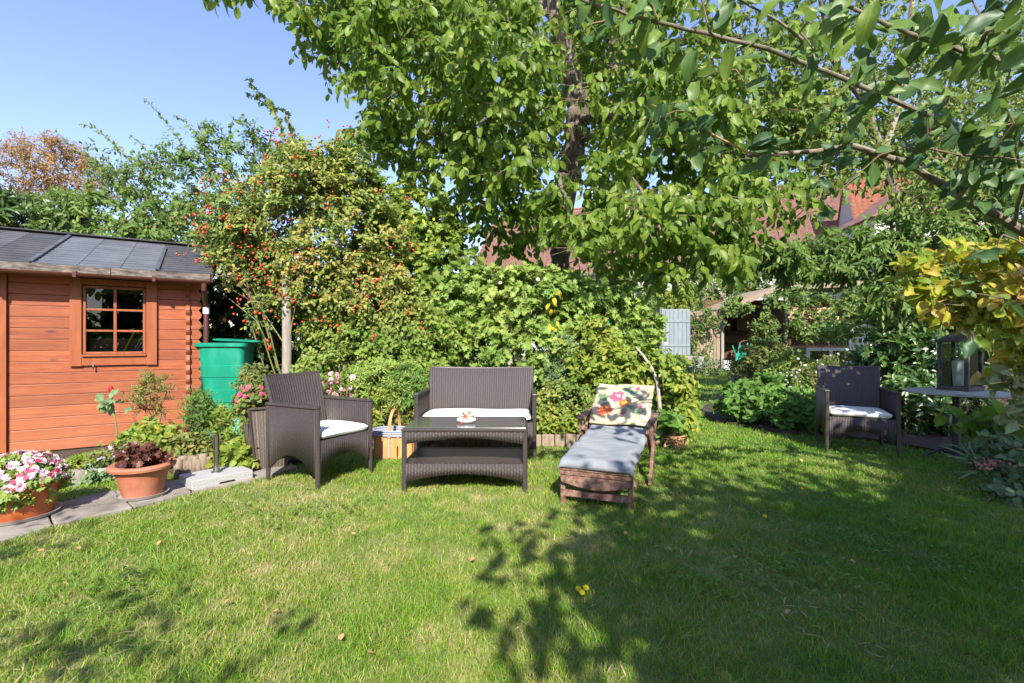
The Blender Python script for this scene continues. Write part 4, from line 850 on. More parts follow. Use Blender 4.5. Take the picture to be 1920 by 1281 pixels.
# bowl with berries
bw_ = thing('ashtray', 'white ceramic dish holding orange berries on the glass-topped table', 'dish', (-.355, 3.74, TH + .006))
MB().lathe([(.045, 0), (.062, .006), (.075, .022), (.072, .034), (.060, .036), (.052, .022), (.001, .018)], n=28, cap=(True, False)).build('dish', M['ceramic'], bw_, smooth=True)
sp_ = thing('berry_sprig', 'sprig of orange and red berries lying in the white dish', 'berries', (-.36, 3.735, TH + .03))
tw_ = MB(); rr = random.Random(3); bpts = []
for k in range(6):
    a = rr.uniform(0, 6.28); r0 = rr.uniform(.03, .065); p1 = (math.cos(a) * r0, math.sin(a) * r0 * .7, rr.uniform(.02, .05)); tw_.tube([(0, 0, 0), (p1[0] * .5, p1[1] * .5, p1[2] * .9), p1], .0015, 5)
    for _ in range(4): bpts.append((p1[0] + rr.uniform(-.014, .014), p1[1] + rr.uniform(-.012, .012), p1[2] + rr.uniform(-.012, .012)))
tw_.tube([(-.01, 0, .01), (-.055, -.02, .055), (-.07, -.02, .05)], .0018, 5); tw_.build('twig', M['twig'], sp_)
v, f = TP['ico']; bme = npmesh('berry', v * .015, f, M['berry'], True)
for p in bpts: link('berry', bme, sp_, p)
bb = link('berry', npmesh('berry', v * .02, f, M['hip'], True), None, (-.385, 3.66, TH + .016)); tag(bb, 'single red berry lying on the glass in front of the white dish', 'berry')

# basket between the armchair and the table
bk = thing('wood_basket', 'orange wood-splint basket with blue-grey rim and upright handle on the lawn edge', 'basket', (-1.13, 4.62, 0), R(-8))
n = 16
for k in range(n):
    a = 2 * math.pi * (k + .5) / n; rx, ry = .20, .125; x, y = rx * math.cos(a), ry * math.sin(a); ta = math.atan2(ry * math.cos(a), -rx * math.sin(a))
    mb = MB(); mb.box((0, 0, .105), (.062, .006, .21)); mb.build('splint', M['basket'], bk, loc=(x, y, 0.002), rz=ta)
el = lambda rx, ry, z: [(rx * math.cos(R(q)), ry * math.sin(R(q)), z) for q in range(0, 361, 15)]
mb = MB()
for z in (.215, .235, .255): mb.tube(el(.21, .135, z), .011, 6, False)
mb.build('rim', M['bluerim'], bk, smooth=True)
MB().bar((0, -.134, .01), (0, -.134, .25), .014, .008, (0, -1, 0)).build('blue_strap', M['bluerim'], bk)
MB().lathe([(.001, 0), (.12, 0), (.12, .01), (.001, .01)], n=20).build('bottom', M['basket'], bk)
mb = MB(); ar = [(.0, -.14 * math.cos(R(q)), .2 + .25 * math.sin(R(q))) for q in range(0, 181, 15)]
for i in range(len(ar) - 1): mb.bar(ar[i], ar[i + 1], .028, .008, (0, -math.cos(R(i * 15 + 7)), math.sin(R(i * 15 + 7))))
mb.build('handle', M['basket_dark'], bk)

# tall wicker planter
pl_ = thing('wicker_planter', 'tall square tapered dark wicker planter standing behind the left armchair', 'planter', (-2.13, 4.20, 0), R(38))
w0, w1, hh = .24, .36, .54
for k in range(4):
    a = math.pi / 2 * k; rot = Matrix.Rotation(a, 3, 'Z'); u = rot @ Vector((1, 0, 0)); nn = rot @ Vector((0, -1, 0)); V = []; UV = []; Fq = []; nc = 40
    for side in (1, -1):
        for i in range(nc + 1):
            for r_ in (0, 1):
                wv = w0 if r_ == 0 else w1; s__ = i / nc; off = wv / 2 - (.0 if side == 1 else .02) + (.004 * abs(math.sin(s__ * 30)) if side == 1 else 0)
                p = u * ((s__ - .5) * wv) + nn * off + Vector((0, 0, .0 + hh * r_)); V.append(tuple(p)); UV.append((s__ * w1, r_ * hh))
    H = (nc + 1) * 2
    for i in range(nc):
        a_ = i * 2; Fq += [(a_, a_ + 2, a_ + 3, a_ + 1), (H + a_, H + a_ + 1, H + a_ + 3, H + a_ + 2), (a_ + 1, a_ + 3, H + a_ + 3, H + a_ + 1)]
    link('wicker_side', npmesh('wicker_side', V, Fq, M['wicker_d'], False, UV), pl_)
mb = MB()
for k in range(4):
    a, b_ = [(sx * w1 / 2, sy * w1 / 2, hh) for sx, sy in (((-1, -1), (1, -1)), ((1, -1), (1, 1)), ((1, 1), (-1, 1)), ((-1, 1), (-1, -1)))[k]]; mb.tube([a, b_], .014, 8)
    mb.tube([(a[0] * w0 / w1, a[1] * w0 / w1, 0), a], .012, 8)
mb.build('rim', M['rod'], pl_, smooth=True)
MB().box((0, 0, hh - .05), (w1 - .04, w1 - .04, .02)).build('soil', M['soil'], pl_)

# umbrella base
ub = thing('parasol_base', 'grey granite parasol base with short steel tube at the edge of the path', 'parasol base', (-2.29, 3.72, .022), R(50))
mb = MB(); mb.prism([(-.21, 0), (-.03, 0), (-.02, .018), (.08, .018), (.09, 0), (.21, 0), (.21, .066), (-.21, .066)], -.145, .145); mb.build('granite_slab', M['granite'], ub, .005)
MB().tube([(0, 0, .064), (0, 0, .34)], .021, 16).build('tube', M['steel'], ub, smooth=True)
MB().lathe([(.04, 0), (.04, .006), (.026, .012), (.024, .03)], (0, 0, .066), 20).build('tube_foot', M['steel'], ub, smooth=True)
MB().tube([(0, 0, .20), (0, 0, .235)], .026, 16).build('collar', M['steel'], ub, smooth=True)
MB().tube([(0, 0, .335), (0, 0, .36)], .016, 12).build('tube_plug', M['dark_metal'], ub, smooth=True)

# ------------------------------------------------------------------ lounger (local x across, y towards the head)
lo = thing('wooden_lounger', 'weathered reddish-brown wooden steamer lounger on the lawn', 'lounger', (.552, 3.17, 0), R(-21.9))
HW = .225
for sx in (-1, 1):
    MB().bar((sx * HW, .02, .0), (sx * HW, .02, .27), .032, .04, (0, 1, 0)).build('leg', M['lounger'], lo, .004)
    MB().bar((sx * (HW + .03), 1.20, .0), (sx * (HW + .03), .72, .40), .026, .045, (0, 0, 1)).build('leg', M['lounger'], lo, .004)
    MB().bar((sx * (HW + .058), .62, .0), (sx * (HW + .058), 1.05, .46), .026, .045, (0, 0, 1)).build('leg', M['lounger'], lo, .004)
    MB().bar((sx * HW, .0, .255), (sx * HW, .95, .335), .03, .05).build('side_rail', M['lounger'], lo, .004)
    MB().bar((sx * HW, .93, .315), (sx * (HW - .01), 1.33, .62), .03, .045).build('back_rail', M['lounger'], lo, .004)
    MB().bar((sx * (HW + .06), .70, .475), (sx * (HW + .06), 1.16, .485), .055, .022).build('armrest', M['lounger'], lo, .006)
    MB().bar((sx * (HW + .055), .76, .33), (sx * (HW + .06), .74, .465), .028, .04, (0, 1, 0)).build('arm_post', M['lounger'], lo, .003)
MB().bar((-HW + .015, .02, .075), (HW - .015, .02, .075), .03, .045).build('stretcher', M['lounger'], lo, .004)
MB().bar((-HW + .0, .30, .10), (HW - .0, .30, .10), .03, .04).build('stretcher', M['lounger'], lo, .004)
# front boards below the blanket
for k, (z, y) in enumerate(((.252, -.024), (.222, -.026))): MB().box((0, y, z), (2 * HW + .03, .018, .026)).build('front_slat', M['lounger'], lo, .003)
mb = MB(); pts = [(-HW - .01, .205)] + [(-HW + 2 * HW * j / 10, .16 - .035 * math.sin(math.pi * j / 10)) for j in range(11)] + [(HW + .01, .205)]; mb.prism(pts, -.035, -.017); mb.build('front_apron', M['lounger'], lo, .003)
for k in range(13):
    y = .04 + k * .072; z = .262 + .085 * y + .018
    MB().box((0, y, z), (2 * HW - .035, .05, .014)).build('slat', M['lounger'], lo, .003)
for k in range(7):
    q = k / 6; MB().box((0,   .95 + .36 * q, .335 + .27 * q), (2 * HW - .035, .045, .014), Matrix.Rotation(R(36), 3, 'X')).build('slat', M['lounger'], lo, .003)
def sheet(name, path_, w, mat, thick, parent, n=40, wav=.004, drop=0.03, puff=0.0, uv=True, jitter=0):
    """cloth lying along a path of (y,z) points"""
    pts = [Vector((0, a, b_)) for a, b_ in path_]; L_ = [0]
    for i in range(1, len(pts)): L_.append(L_[-1] + (pts[i] - pts[i - 1]).length)
    def at(s__):
        s__ *= L_[-1]
        for i in range(1, len(pts)):
            if s__ <= L_[i] + 1e-9: 
                q = (s__ - L_[i - 1]) / (L_[i] - L_[i - 1]); return pts[i - 1].lerp(pts[i], q), (pts[i] - pts[i - 1]).normalized()
        return pts[-1], (pts[-1] - pts[-2]).normalized()
    m_ = 24; V = []; UV = []; Fq = []
    for side in (1, -1):
        for i in range(n + 1):
            p, tg = at(i / n); nn = Vector((0, -tg.z, tg.y))
            for j in range(m_ + 1):
                u = j / m_; x = (u - .5) * w; e = min(u, 1 - u, i / n, 1 - i / n)
                pf = puff * (1 - (max(0, .12 - e) / .12) ** 2) if puff else 0
                ed = max(0, abs(x) - w / 2 + .02) / .02 * drop
                wv = wav * (math.sin(x * 23 + i * .5) + math.sin(i * .9 + x * 8) + .7 * math.sin(i * 1.9 - x * 31)) + wav * 1.5 * math.sin(i * .33 + x * 14)
                q = p + nn * (side * (thick / 2 + pf / 2) + wv + puff / 2) - Vector((0, 0, ed)); V.append((x + .004 * math.sin(i * .7), q.y, q.z)); UV.append((u, i / n))
    H = (n + 1) * (m_ + 1); c = m_ + 1
    for i in range(n):
        for j in range(m_):
            a = i * c + j; Fq += [(a, a + 1, a + c + 1, a + c), (H + a, H + a + c, H + a + c + 1, H + a + 1)]
    for i in range(n): Fq += [(i * c, (i + 1) * c, H + (i + 1) * c, H + i * c), (i * c + m_, H + i * c + m_, H + (i + 1) * c + m_, (i + 1) * c + m_)]
    for j in range(m_): Fq += [(j, H + j, H + j + 1, j + 1), (n * c + j, n * c + j + 1, H + n * c + j + 1, H + n * c + j)]
    return link(name, npmesh(name, V, Fq, mat, True, UV), parent)
bl = sheet('blanket', [(-.045, .262), (-.035, .30), (.0, .312), (.5, .345), (.86, .368), (.95, .40)], .50, M['blanket'], .008, None, wav=.0028)
bl.location = lo.location; bl.rotation_euler.z = lo.rotation_euler.z; tag(bl, 'grey-blue blanket spread over the seat of the wooden lounger', 'blanket')
cs = sheet('floral_cushion', [(.90, .395), (1.04, .50), (1.18, .60), (1.31, .69)], .50, M['floral'], .012, None, wav=.003, drop=0, puff=.035)
cs.location = lo.location; cs.rotation_euler.z = lo.rotation_euler.z; tag(cs, 'cream cushion printed with red, orange and pink flowers on the lounger backrest', 'cushion')

# ------------------------------------------------------------------ round side table and lantern at right
rt = thing('round_table', 'small round stone-grey table on a single dark leg beside the shaded armchair', 'table', (4.12, 4.45, 0))
MB().lathe([(.001, .615), (.37, .615), (.385, .622), (.385, .636), (.375, .642), (.001, .642)], n=48, cap=(False, False)).build('table_top', M['stone_top'], rt, smooth=True)
MB().lathe([(.03, 0), (.03, .60), (.08, .614)], n=16).build('leg', M['dark_metal'], rt, smooth=True)
for k in range(3):
    a = R(30 + 120 * k); MB().tube([(0, 0, .12), (.12 * math.cos(a), .12 * math.sin(a), .09), (.24 * math.cos(a), .24 * math.sin(a), .012)], .014, 8).build('foot', M['dark_metal'], rt, smooth=True)
LT = .642
la = thing('lantern', 'tall dark square lantern with glass sides on the round table', 'lantern', (4.22, 4.52, LT), R(20))
MB().box((0, 0, .02), (.25, .25, .04)).build('base', M['lantern'], la, .004)
for sx in (-1, 1):
    for sy in (-1, 1): MB().box((sx * .105, sy * .105, .245), (.032, .032, .41)).build('post', M['lantern'], la, .003)
MB().box((0, 0, .465), (.27, .27, .03)).build('lantern_top', M['lantern'], la, .004)
mb = loft([sqring(.24, .24, .48, .01, 2), sqring(.12, .12, .53, .01, 2), sqring(.10, .10, .54, .01, 2)]); mb.build('cap', M['lantern'], la)
MB().tube([(-.05, 0, .54), (-.05, 0, .59), (0, 0, .615), (.05, 0, .59), (.05, 0, .54)], .005, 6).build('carry_handle', M['dark_metal'], la, smooth=True)
for k in range(4):
    p = MB().box((0, -.105, .245), (.176, .003, .40)).build('pane', M['glass'], la, rz=math.pi / 2 * k)
cd = MB().lathe([(.001, 0), (.047, 0), (.049, .01), (.046, .23), (.040, .235), (.001, .228)], n=24, cap=(False, False)).build('candle', M['candle'], None, smooth=True, loc=(4.22, 4.52, LT + .044)); cd.rotation_euler = (0, R(-5), 0); cd.location.x += .0; tag(cd, 'thick white pillar candle leaning inside the dark lantern', 'candle')

# ------------------------------------------------------------------ pots
def pot(name, label, loc, rb_, rt_, h, mat, rim, saucer=True):
    th = thing(name, label, 'flower pot', loc)
    MB().lathe([(rb_, .0), (rb_ + (rt_ - rb_) * .33, h * .33), (rb_ + (rt_ - rb_) * .34, h * .335), (rb_ + (rt_ - rb_) * .62, h * .62), (rb_ + (rt_ - rb_) * .63, h * .63), (rt_ - .004, h - .04), (rt_ - .004, h - .03)] , (0, 0, .012), 40, (True, False)).build('pot_body', M[mat], th, smooth=True)
    MB().lathe([(rt_ - .006, h - .035), (rt_ + rim, h - .03), (rt_ + rim + .004, h - .012), (rt_ + rim - .004, h), (rt_ - .012, h), (rt_ - .016, h - .05)], (0, 0, .012), 40, (False, False)).build('rim', M[mat], th, smooth=True)
    MB().lathe([(.001, h - .04), (rt_ - .01, h - .04)], (0, 0, .012), 32, (False, False)).build('soil', M['soil'], th)
    if saucer: MB().lathe([(.001, 0), (rb_ + .025, 0), (rb_ + .04, .022), (rb_ + .034, .022), (rb_ + .02, .006), (.001, .006)], (0, 0, .002), 40, (False, False)).build('saucer', M['saucer'], th, smooth=True)
    return th
pot('terracotta_pot', 'wide-rimmed terracotta pot with purple leaves on the paving path', (-2.585, 3.36, .024), .115, .165, .215, 'terra', .028)
pot('orange_pot', 'big orange plastic pot of pink chrysanthemums at the left edge', (-3.05, 2.96, .024), .165, .20, .20, 'orange_pot', .006)
he = [(np.array((-2.585, 3.36, .30)), np.array((.14, .12, .07)))]
plant('purple_heuchera', 'low plant with dark purple-red crinkled leaves filling the terracotta pot', 'plant', (-2.585, 3.36, .21), he, 34, .05, 'lobed', 'lf_heuchera', tw=2, twl=.05, per=3, nparts=60, stem=.004, shell=.4, droop=.1, stemname='stem')
def chrys(th, base, T, out):
    k = 150; a = rng.uniform(0, 6.28, k * 3); el_ = np.arcsin(rng.uniform(.05, 1, k * 3)); d = np.stack([np.cos(a) * np.cos(el_), np.sin(a) * np.cos(el_), np.sin(el_)], 1)
    sel = [];
    for q in d:
        if all(np.linalg.norm(q - w_) > .20 for w_ in sel): sel.append(q)
    d = np.array(sel); p = np.array((-3.05, 2.96, .235)) + d * np.array((.235, .215, .17))
    leaves(th, base, p, np.cross(d, rng.normal(size=d.shape)), d, np.full(len(p), .062) * rng.uniform(.8, 1.15, len(p)), 'flower', M['palepink'], 120, name='blossom', rest='blossom', minpx=5)
    p2 = np.array((-3.05, 2.96, .235)) + unit(d + rng.normal(0, .12, d.shape)) * np.array((.243, .222, .176)); leaves(th, base, p2, np.cross(d, rng.normal(size=d.shape)), d, np.full(len(p), .035), 'flower', M['magenta'], 0, rest='flower_buds')
    i = rng.integers(0, len(d), 60)
plant('chrysanthemum', 'dense mound of pink and white chrysanthemums in the orange pot', 'flowers', (-3.05, 2.96, .19), [(np.array((-3.05, 2.96, .235)), np.array((.215, .195, .15)))], 230, .04, 'lobed', 'lf_dome', tw=3, twl=.05, per=4, stem=.004, shell=.7, extra=chrys, stemname='stem')

# edging: round log palisade, concrete rings, split-log edging of the bed
pal = thing('log_palisade', 'row of short upright round logs edging the flower bed by the shed', 'bed edging', (0, 0, 0))
pa, pb = G(318, 905), G(478, 884)
lm = MB().lathe([(.034, 0), (.034, .155), (.028, .165)], n=10).mesh('log', M['log']); lm.shade_smooth()
for k in range(22):
    p = pa.lerp(pb, k / 21) + Vector((0, .10 + .012 * math.sin(k), 0)); o = link('log', lm, pal, (p.x, p.y, 0)); o.scale = (1, 1, 1 + .12 * math.sin(k * 2.3)); o.rotation_euler = (rng.normal(0, .03), rng.normal(0, .03), k)
cr_ = thing('concrete_edging', 'low curved grey concrete edging stones of the bed left of the terracotta pot', 'bed edging', (0, 0, 0))
pa, pb = G(135, 912), G(232, 905)
for k in range(6):
    p = pa.lerp(pb, k / 5); MB().lathe([(.062, 0), (.062, .10), (.054, .112)], n=14).build('edging_stone', M['concrete'], cr_, smooth=True, loc=(p.x, p.y + .05 + .06 * math.sin(k * .6), 0))
ed = thing('split_log_edging', 'row of weathered split logs edging the bed behind the sofa and lounger', 'bed edging', (0, 0, 0))
x = -1.45; k = 0
while x < 1.62:
    w = .10 + .05 * rng.random(); y = 5.02 + .02 * math.sin(k) + (max(0, x - 1.2) ** 2) * .9
    MB().box((0, 0, .06), (w - .006, .05, .13 + .03 * rng.random())).build('split_log', M['log'], ed, .012, loc=(x + w / 2, y, .0), rz=(.3 if x > 1.25 else 0)); x += w; k += 1

# ------------------------------------------------------------------ rose support post and fence pieces
def post(x, y, h, r_, label, mat='post', name='wooden_post'):
    mb = MB(); mb.tube([(0, 0, 0), (.005, 0, h * .5), (0, 0, h)], [r_, r_ * .97, r_ * .93], 10); o = mb.build(name, M[mat], None, smooth=True, loc=(x, y, 0)); return tag(o, label, 'post', 'posts holding the climbing plants')
post(-2.64, 5.62, 1.88, .055, 'pale weathered round post holding up the rose hip bush')
q = P(955, 640, 6.0); post(q.x, q.y, 1.5, .04, 'thin grey post in the hedge right above the sofa back')
q = P(652, 640, 6.2); post(q.x, q.y, 1.9, .05, 'brown post in the shade under the vines, left of the sofa')
q = P(1140, 640, 5.8); mb = MB().tube([(0, 0, 0), (0, 0, 1.35)], .014, 8); o = mb.build('plant_stake', M['green_plastic'], None, smooth=True, loc=(q.x, q.y, 0)); tag(o, 'thin dark green plant stake in the climbing hedge above the lounger', 'stake')

# ------------------------------------------------------------------ far structures
# neighbour's house
A = P(880, 0, 40); B = P(1760, 0, 28)
A = Vector((A.x, A.y, 0)); B = Vector((B.x, B.y, 0)); hd_ = (B - A); HL = hd_.length; hz = math.atan2(hd_.y, hd_.x)
house = thing('neighbour_house', "large neighbouring house with a long red-brown tiled roof behind the trees", 'house', A, hz)
HE, HR, HDp = 6.4, 12.5, 5.0
def tiles(x0, x1, y0, z0, y1, z1, name, mat, rows, pit=.26):
    cols = int((x1 - x0) / pit); sub = 4; nx = cols * sub + 1; xs = np.linspace(x0, x1, nx); V = []; Fq = []; base = 0
    d = np.array((0, y1 - y0, z1 - z0)); nl = np.linalg.norm(d); nrm = np.array((0, -(z1 - z0), y1 - y0)) / nl
    prof = .035 * np.abs(np.sin(np.pi * np.arange(nx) / sub))
    VV = []
    for r_ in range(rows):
        for e, lift in ((0, .05), (1.02, .0)):
            p = np.array((0, y0, z0)) + d * (r_ + e) / rows; VV.append(np.stack([xs, p[1] + nrm[1] * (prof + lift), p[2] + nrm[2] * (prof + lift)], 1))
    for k in range(len(VV) - 1):
        i = np.arange(nx - 1); Fq.append(np.stack([k * nx + i, k * nx + i + 1, (k + 1) * nx + i + 1, (k + 1) * nx + i], 1))
    return npmesh(name, np.concatenate(VV), np.concatenate(Fq), M[mat])
MB().box((HL / 2, HDp, HE / 2), (HL - .8, 2 * HDp, HE)).build('wall', M['render'], house)
hr = link('roof', tiles(0, HL, -.5, HE - .3, HDp, HR, 'roof', 'tile', 22), house)
MB().prism([(-.4, HE), (0, 0)], 0, .1) if 0 else None
mb = MB(); mb.add([(0, HDp, HR), (HL, HDp, HR), (HL, 2 * HDp + .5, HE - .3), (0, 2 * HDp + .5, HE - .3)], [(0, 1, 2, 3)]); mb.add([(0, -.45, HE - .38), (0, HDp, HR - .05), (0, 2 * HDp + .45, HE - .38), (HL, -.45, HE - .38), (HL, HDp, HR - .05), (HL, 2 * HDp + .45, HE - .38)], [(0, 1, 2), (3, 5, 4), (0, 2, 5, 3)]); mb.build('roof_back', M['tile'], house)
MB().tube([(-.1, HDp, HR + .06), (HL + .1, HDp, HR + .06)], .13, 8).build('ridge_tiles', M['tile'], hr)
MB().tube([(0, -.6, HE - .36), (HL, -.6, HE - .36)], .08, 8).build('gutter', M['zinc'], house)
for k, x in enumerate((3, 6.5, 10, 13.5, 17, 20.5)):
    if x > HL - 2: continue
    w_ = MB(); 
    for c, s__ in (((x - .55, -.03, 4.2), (.08, .08, 1.5)), ((x + .55, -.03, 4.2), (.08, .08, 1.5)), ((x, -.03, 4.95), (1.18, .08, .08)), ((x, -.03, 3.45), (1.18, .1, .08)), ((x, -.03, 4.2), (.06, .07, 1.42))): w_.box(c, s__)
    wf = w_.build('window', M['white'], house); MB().box((x, -.012, 4.2), (1.02, .02, 1.42)).build('pane', M['glass'], wf)
for xx in (7.5, 10.6): 
    dm = MB(); dm.box((xx, 2.0, HE + 1.7), (1.0, .08, .7)); o = dm.build('skylight', M['zinc'], hr)
# red-roofed gable of the same row further right
B2 = P(1612, 0, 27); hs2 = thing('red_roofed_annex', 'annex with brighter red roof tiles seen between the leaves at upper right', 'house', (B2.x, B2.y, 0), R(-22))
MB().box((2.2, 2.5, 3.6), (4.0, 4.6, 7.2)).build('wall', M['render'], hs2)
link('roof', tiles(-.2, 4.6, -.2, 7.1, 2.5, 11.3, 'roof', 'tile_red', 16), hs2)
mb = MB(); mb.add([(-.2, 2.5, 11.3), (4.6, 2.5, 11.3), (4.6, 5.2, 7.1), (-.2, 5.2, 7.1)], [(0, 1, 2, 3)]); mb.build('roof_back', M['tile_red'], hs2)
mb = MB(); mb.add([(-.1, -.1, 7.1), (-.1, 2.5, 11.2), (-.1, 5.1, 7.1)], [(0, 1, 2)]); mb.add([(4.5, -.1, 7.1), (4.5, 2.5, 11.2), (4.5, 5.1, 7.1)], [(0, 2, 1)]); mb.build('gable', M['render'], hs2)
B3 = P(1640, 0, 24); o = thing('white_house', 'white rendered house wall glimpsed between leaves right of the tiled roof', 'house', (B3.x, B3.y, 0), R(-10))
MB().box((2.4, 2, 3.6), (4.8, 4, 7.4)).build('wall', M['render'], o); MB().prism([(-.3, 7.3), (5.1, 7.3), (2.4, 9.3)], -.3, 4.3).build('roof', M['tile'], o)
MB().box((.9, -.02, 5.6), (.9, .06, 1.2)).build('window', M['zinc'], o)

# open woodshed at the end of the lawn
wsY = 19.5; wl = P(1352, 0, wsY).x; wr = P(1690, 0, wsY).x
wsh = thing('woodshed', 'open-fronted brown wooden lean-to with firewood at the far end of the garden', 'shed', (wl, wsY, 0))
WW = wr - wl; WD = 2.6
n_b = 20
for k in range(n_b):
    x = WW * (k + .5) / n_b; MB().box((x, WD, 1.5), (WW / n_b - .012, .03, 3.0)).build('wall_board', M['brownwood'], wsh)
for k in range(12): MB().box((0.0, WD * (k + .5) / 12, 1.15), (.03, WD / 12 - .01, 2.3)).build('side_board', M['brownwood'], wsh)
for x in (0.02, 2.6, WW - .05): MB().box((x, -.05, 1.15 if x < .1 else 1.5), (.11, .11, 2.3 if x < .1 else 3.05)).build('post', M['post'], wsh)
pk = [(-.25, 2.28), (2.15, 3.22), (5.3, 3.42), (WW + .3, 3.30)]
for i in range(3):
    (x0, z0), (x1, z1) = pk[i], pk[i + 1]; mb = MB(); mb.add([(x0, -.3, z0), (x1, -.3, z1), (x1, WD + .2, z1), (x0, WD + .2, z0), (x0, -.3, z0 + .10), (x1, -.3, z1 + .10), (x1, WD + .2, z1 + .10), (x0, WD + .2, z0 + .10)], [(0, 3, 2, 1), (4, 5, 6, 7), (0, 1, 5, 4), (1, 2, 6, 5), (2, 3, 7, 6), (3, 0, 4, 7)])
    mb.build('roof_panel', M['zinc' if i else 'boards'], wsh)
    mb = MB(); mb.bar((x0, -.33, z0 + .0), (x1, -.33, z1 + .0), .03, .2); mb.build('fascia', M['boards'], wsh)
mb = MB()
for (x, z, w, h) in ((.9, 1.75, .9, .25), (2.0, 1.85, .7, .5), (1.5, 1.2, 1.1, .3)): mb.box((x, WD - .25, z), (w, .4, h))
mb.build('shelf_boxes', M['brownwood'], wsh)
# logs stacked: cut ends facing the lawn
lgm = MB().lathe([(.10, 0), (.10, .5)], n=8); lgm.v = [(x, -z + .5, y) for x, y, z in lgm.v]; lgm = lgm.mesh('firewood', M['logend'])
stack = []
for r_ in range(5):
    for k in range(22):
        stack.append((3.0 + k * .205 + (r_ % 2) * .1, r_))
wk = thing('firewood_pile', 'stacked firewood with pale cut ends under the lean-to roof', 'firewood', (wl + 3.0, wsY + .35, 0))
for (x, r_) in stack:
    o = link('firewood', lgm, wk, (x - 3.0, rng.uniform(-.04, .04), 1.72 + r_ * .175)); s__ = rng.uniform(.8, 1.08); o.scale = (s__, 1, s__)
    o.rotation_euler.y = rng.uniform(0, 3)
MB().box((2.3, .25, 1.56), (4.8, .6, .08)).build('rack', M['brownwood'], wk)
for x in (.0, 2.3, 4.6): MB().box((x, .25, .76), (.1, .5, 1.52)).build('rack_leg', M['brownwood'], wk)
# beige board fence left of the woodshed, grey cabinet
fy = 19.2; f0 = P(1296, 0, fy).x
fn = thing('board_fence', 'beige vertical board fence left of the woodshed', 'fence', (f0, fy, 0))
for k in range(9): MB().box((k * .135, 0, 1.14 + .02 * (k % 3)), (.122, .025, 2.28)).build('board', M['boards'], fn)
MB().box((.54, .03, 1.6), (1.2, .03, .08)).build('rail', M['boards'], fn); MB().box((.54, .03, .6), (1.2, .03, .08)).build('rail', M['boards'], fn)
f1 = P(1195, 0, 16.5).x; fn2 = thing('plank_fence', 'narrow piece of pale plank fence between the hedge and the grey cabinet', 'fence', (f1, 16.5, 0))
for k in range(6): MB().box((k * .13, 0, 1.05), (.12, .025, 2.1)).build('board', M['boards'], fn2)
MB().box((.32, .03, 1.5), (.8, .03, .08)).build('rail', M['boards'], fn2)
cb0 = P(1240, 0, 16); cbt = thing('grey_cabinet', 'blue-grey painted wooden cabinet door standing on a low ledge', 'cabinet', (cb0.x, 16, .62))
MB().box((.48, .3, .78), (.96, .6, 1.56)).build('body', M['greypaint'], cbt, .01)
for k in range(7): MB().box((.07 + k * .137, -.015, .78), (.128, .02, 1.5)).build('door_board', M['greypaint'], cbt, .004)
for z in (.35, 1.15): MB().box((.48, -.035, z), (.9, .018, .07)).build('door_rail', M['greypaint'], cbt, .003)
MB().box((-.04, -.02, .80), (.06, .08, 1.65)).build('corner_post', M['zinc'], cbt)
lg = MB().box((0, 0, .3), (1.7, 1.0, .6)).build('stone_ledge', M['concrete'], None, .02, loc=(cb0.x + .5, 16.3, 0)); tag(lg, 'low beige stone ledge under the grey cabinet', 'ledge')
# garden clutter in the woodshed opening
gc = thing('green_garden_chair', 'folded bright green garden chair in front of the woodshed', 'chair', (P(1385, 0, 18.6).x, 18.6, 0))
for dx in (-.15, .15):
    MB().tube([(dx, 0, 0), (dx + .25, .1, 1.05)], .025, 6).build('frame_tube', M['green_plastic'], gc); MB().tube([(dx + .25, 0, 0), (dx - .05, .1, .95)], .025, 6).build('frame_tube', M['green_plastic'], gc)
MB().box((.1, .05, .5), (.4, .05, .3)).build('seat', M['green_plastic'], gc)
wbk = MB().lathe([(.13, 0), (.16, .34), (.165, .35), (.14, .35), (.12, .05)], n=16, cap=(True, False)).build('white_bucket', M['white_plastic'], None, smooth=True, loc=(P(1362, 0, 18.8).x, 18.8, 0)); tag(wbk, 'small white bucket at the left foot of the woodshed', 'bucket')

# white garden furniture behind the shaded armchair, standing on raised soil
rbx = poly_obj('raised_bed_soil', [(3.9, 7.4), (7.6, 7.2), (8.2, 9.4), (4.4, 9.6)], 0, .30, M['soil']); struct(rbx)
wt_ = thing('white_side_table', 'white metal table with rust-brown top behind the shaded armchair', 'table', (P(1537, 0, 8.0).x, 8.0, .30))
MB().box((0, 0, .715), (.66, .42, .025)).build('table_top', M['rust'], wt_, .004)
MB().box((0, -.2, .675), (.66, .02, .05)).build('apron', M['white'], wt_); MB().box((0, .2, .675), (.66, .02, .05)).build('apron', M['white'], wt_)
for sx in (-1, 1):
    for sy in (-1, 1): MB().box((sx * .31, sy * .19, .35), (.04, .035, .70)).build('leg', M['white'], wt_, .003)
wc = thing('ornate_white_chair', 'ornate white cast-metal garden chair among the rhododendron leaves', 'chair', (P(1632, 0, 8.0).x, 8.0, .30), R(-15))
MB().box((0, 0, .43), (.44, .42, .03)).build('seat', M['white'], wc, .006)
mb = MB(); mb.tube([(-.21, .2, .43), (-.22, .22, .95), (-.15, .23, 1.03), (0, .23, 1.08), (.15, .23, 1.03), (.22, .22, .95), (.21, .2, .43)], .02, 8)
for q in range(5):
    x = -.15 + q * .075; mb.tube([(x, .21, .43), (x + .04 * math.sin(q), .22, .6), (x - .03, .22, .8), (x, .23, .98)], .013, 6)
for q in range(4): a = -.13 + q * .087; mb.tube([(a + .04 * math.cos(R(w_)), .215, .72 + .05 * math.sin(R(w_))) for w_ in range(0, 361, 40)], .011, 6)
for q in range(4): a = -.13 + q * .087; mb.tube([(a + .04 * math.cos(R(w_)), .225, .90 + .04 * math.sin(R(w_))) for w_ in range(0, 361, 40)], .011, 6)
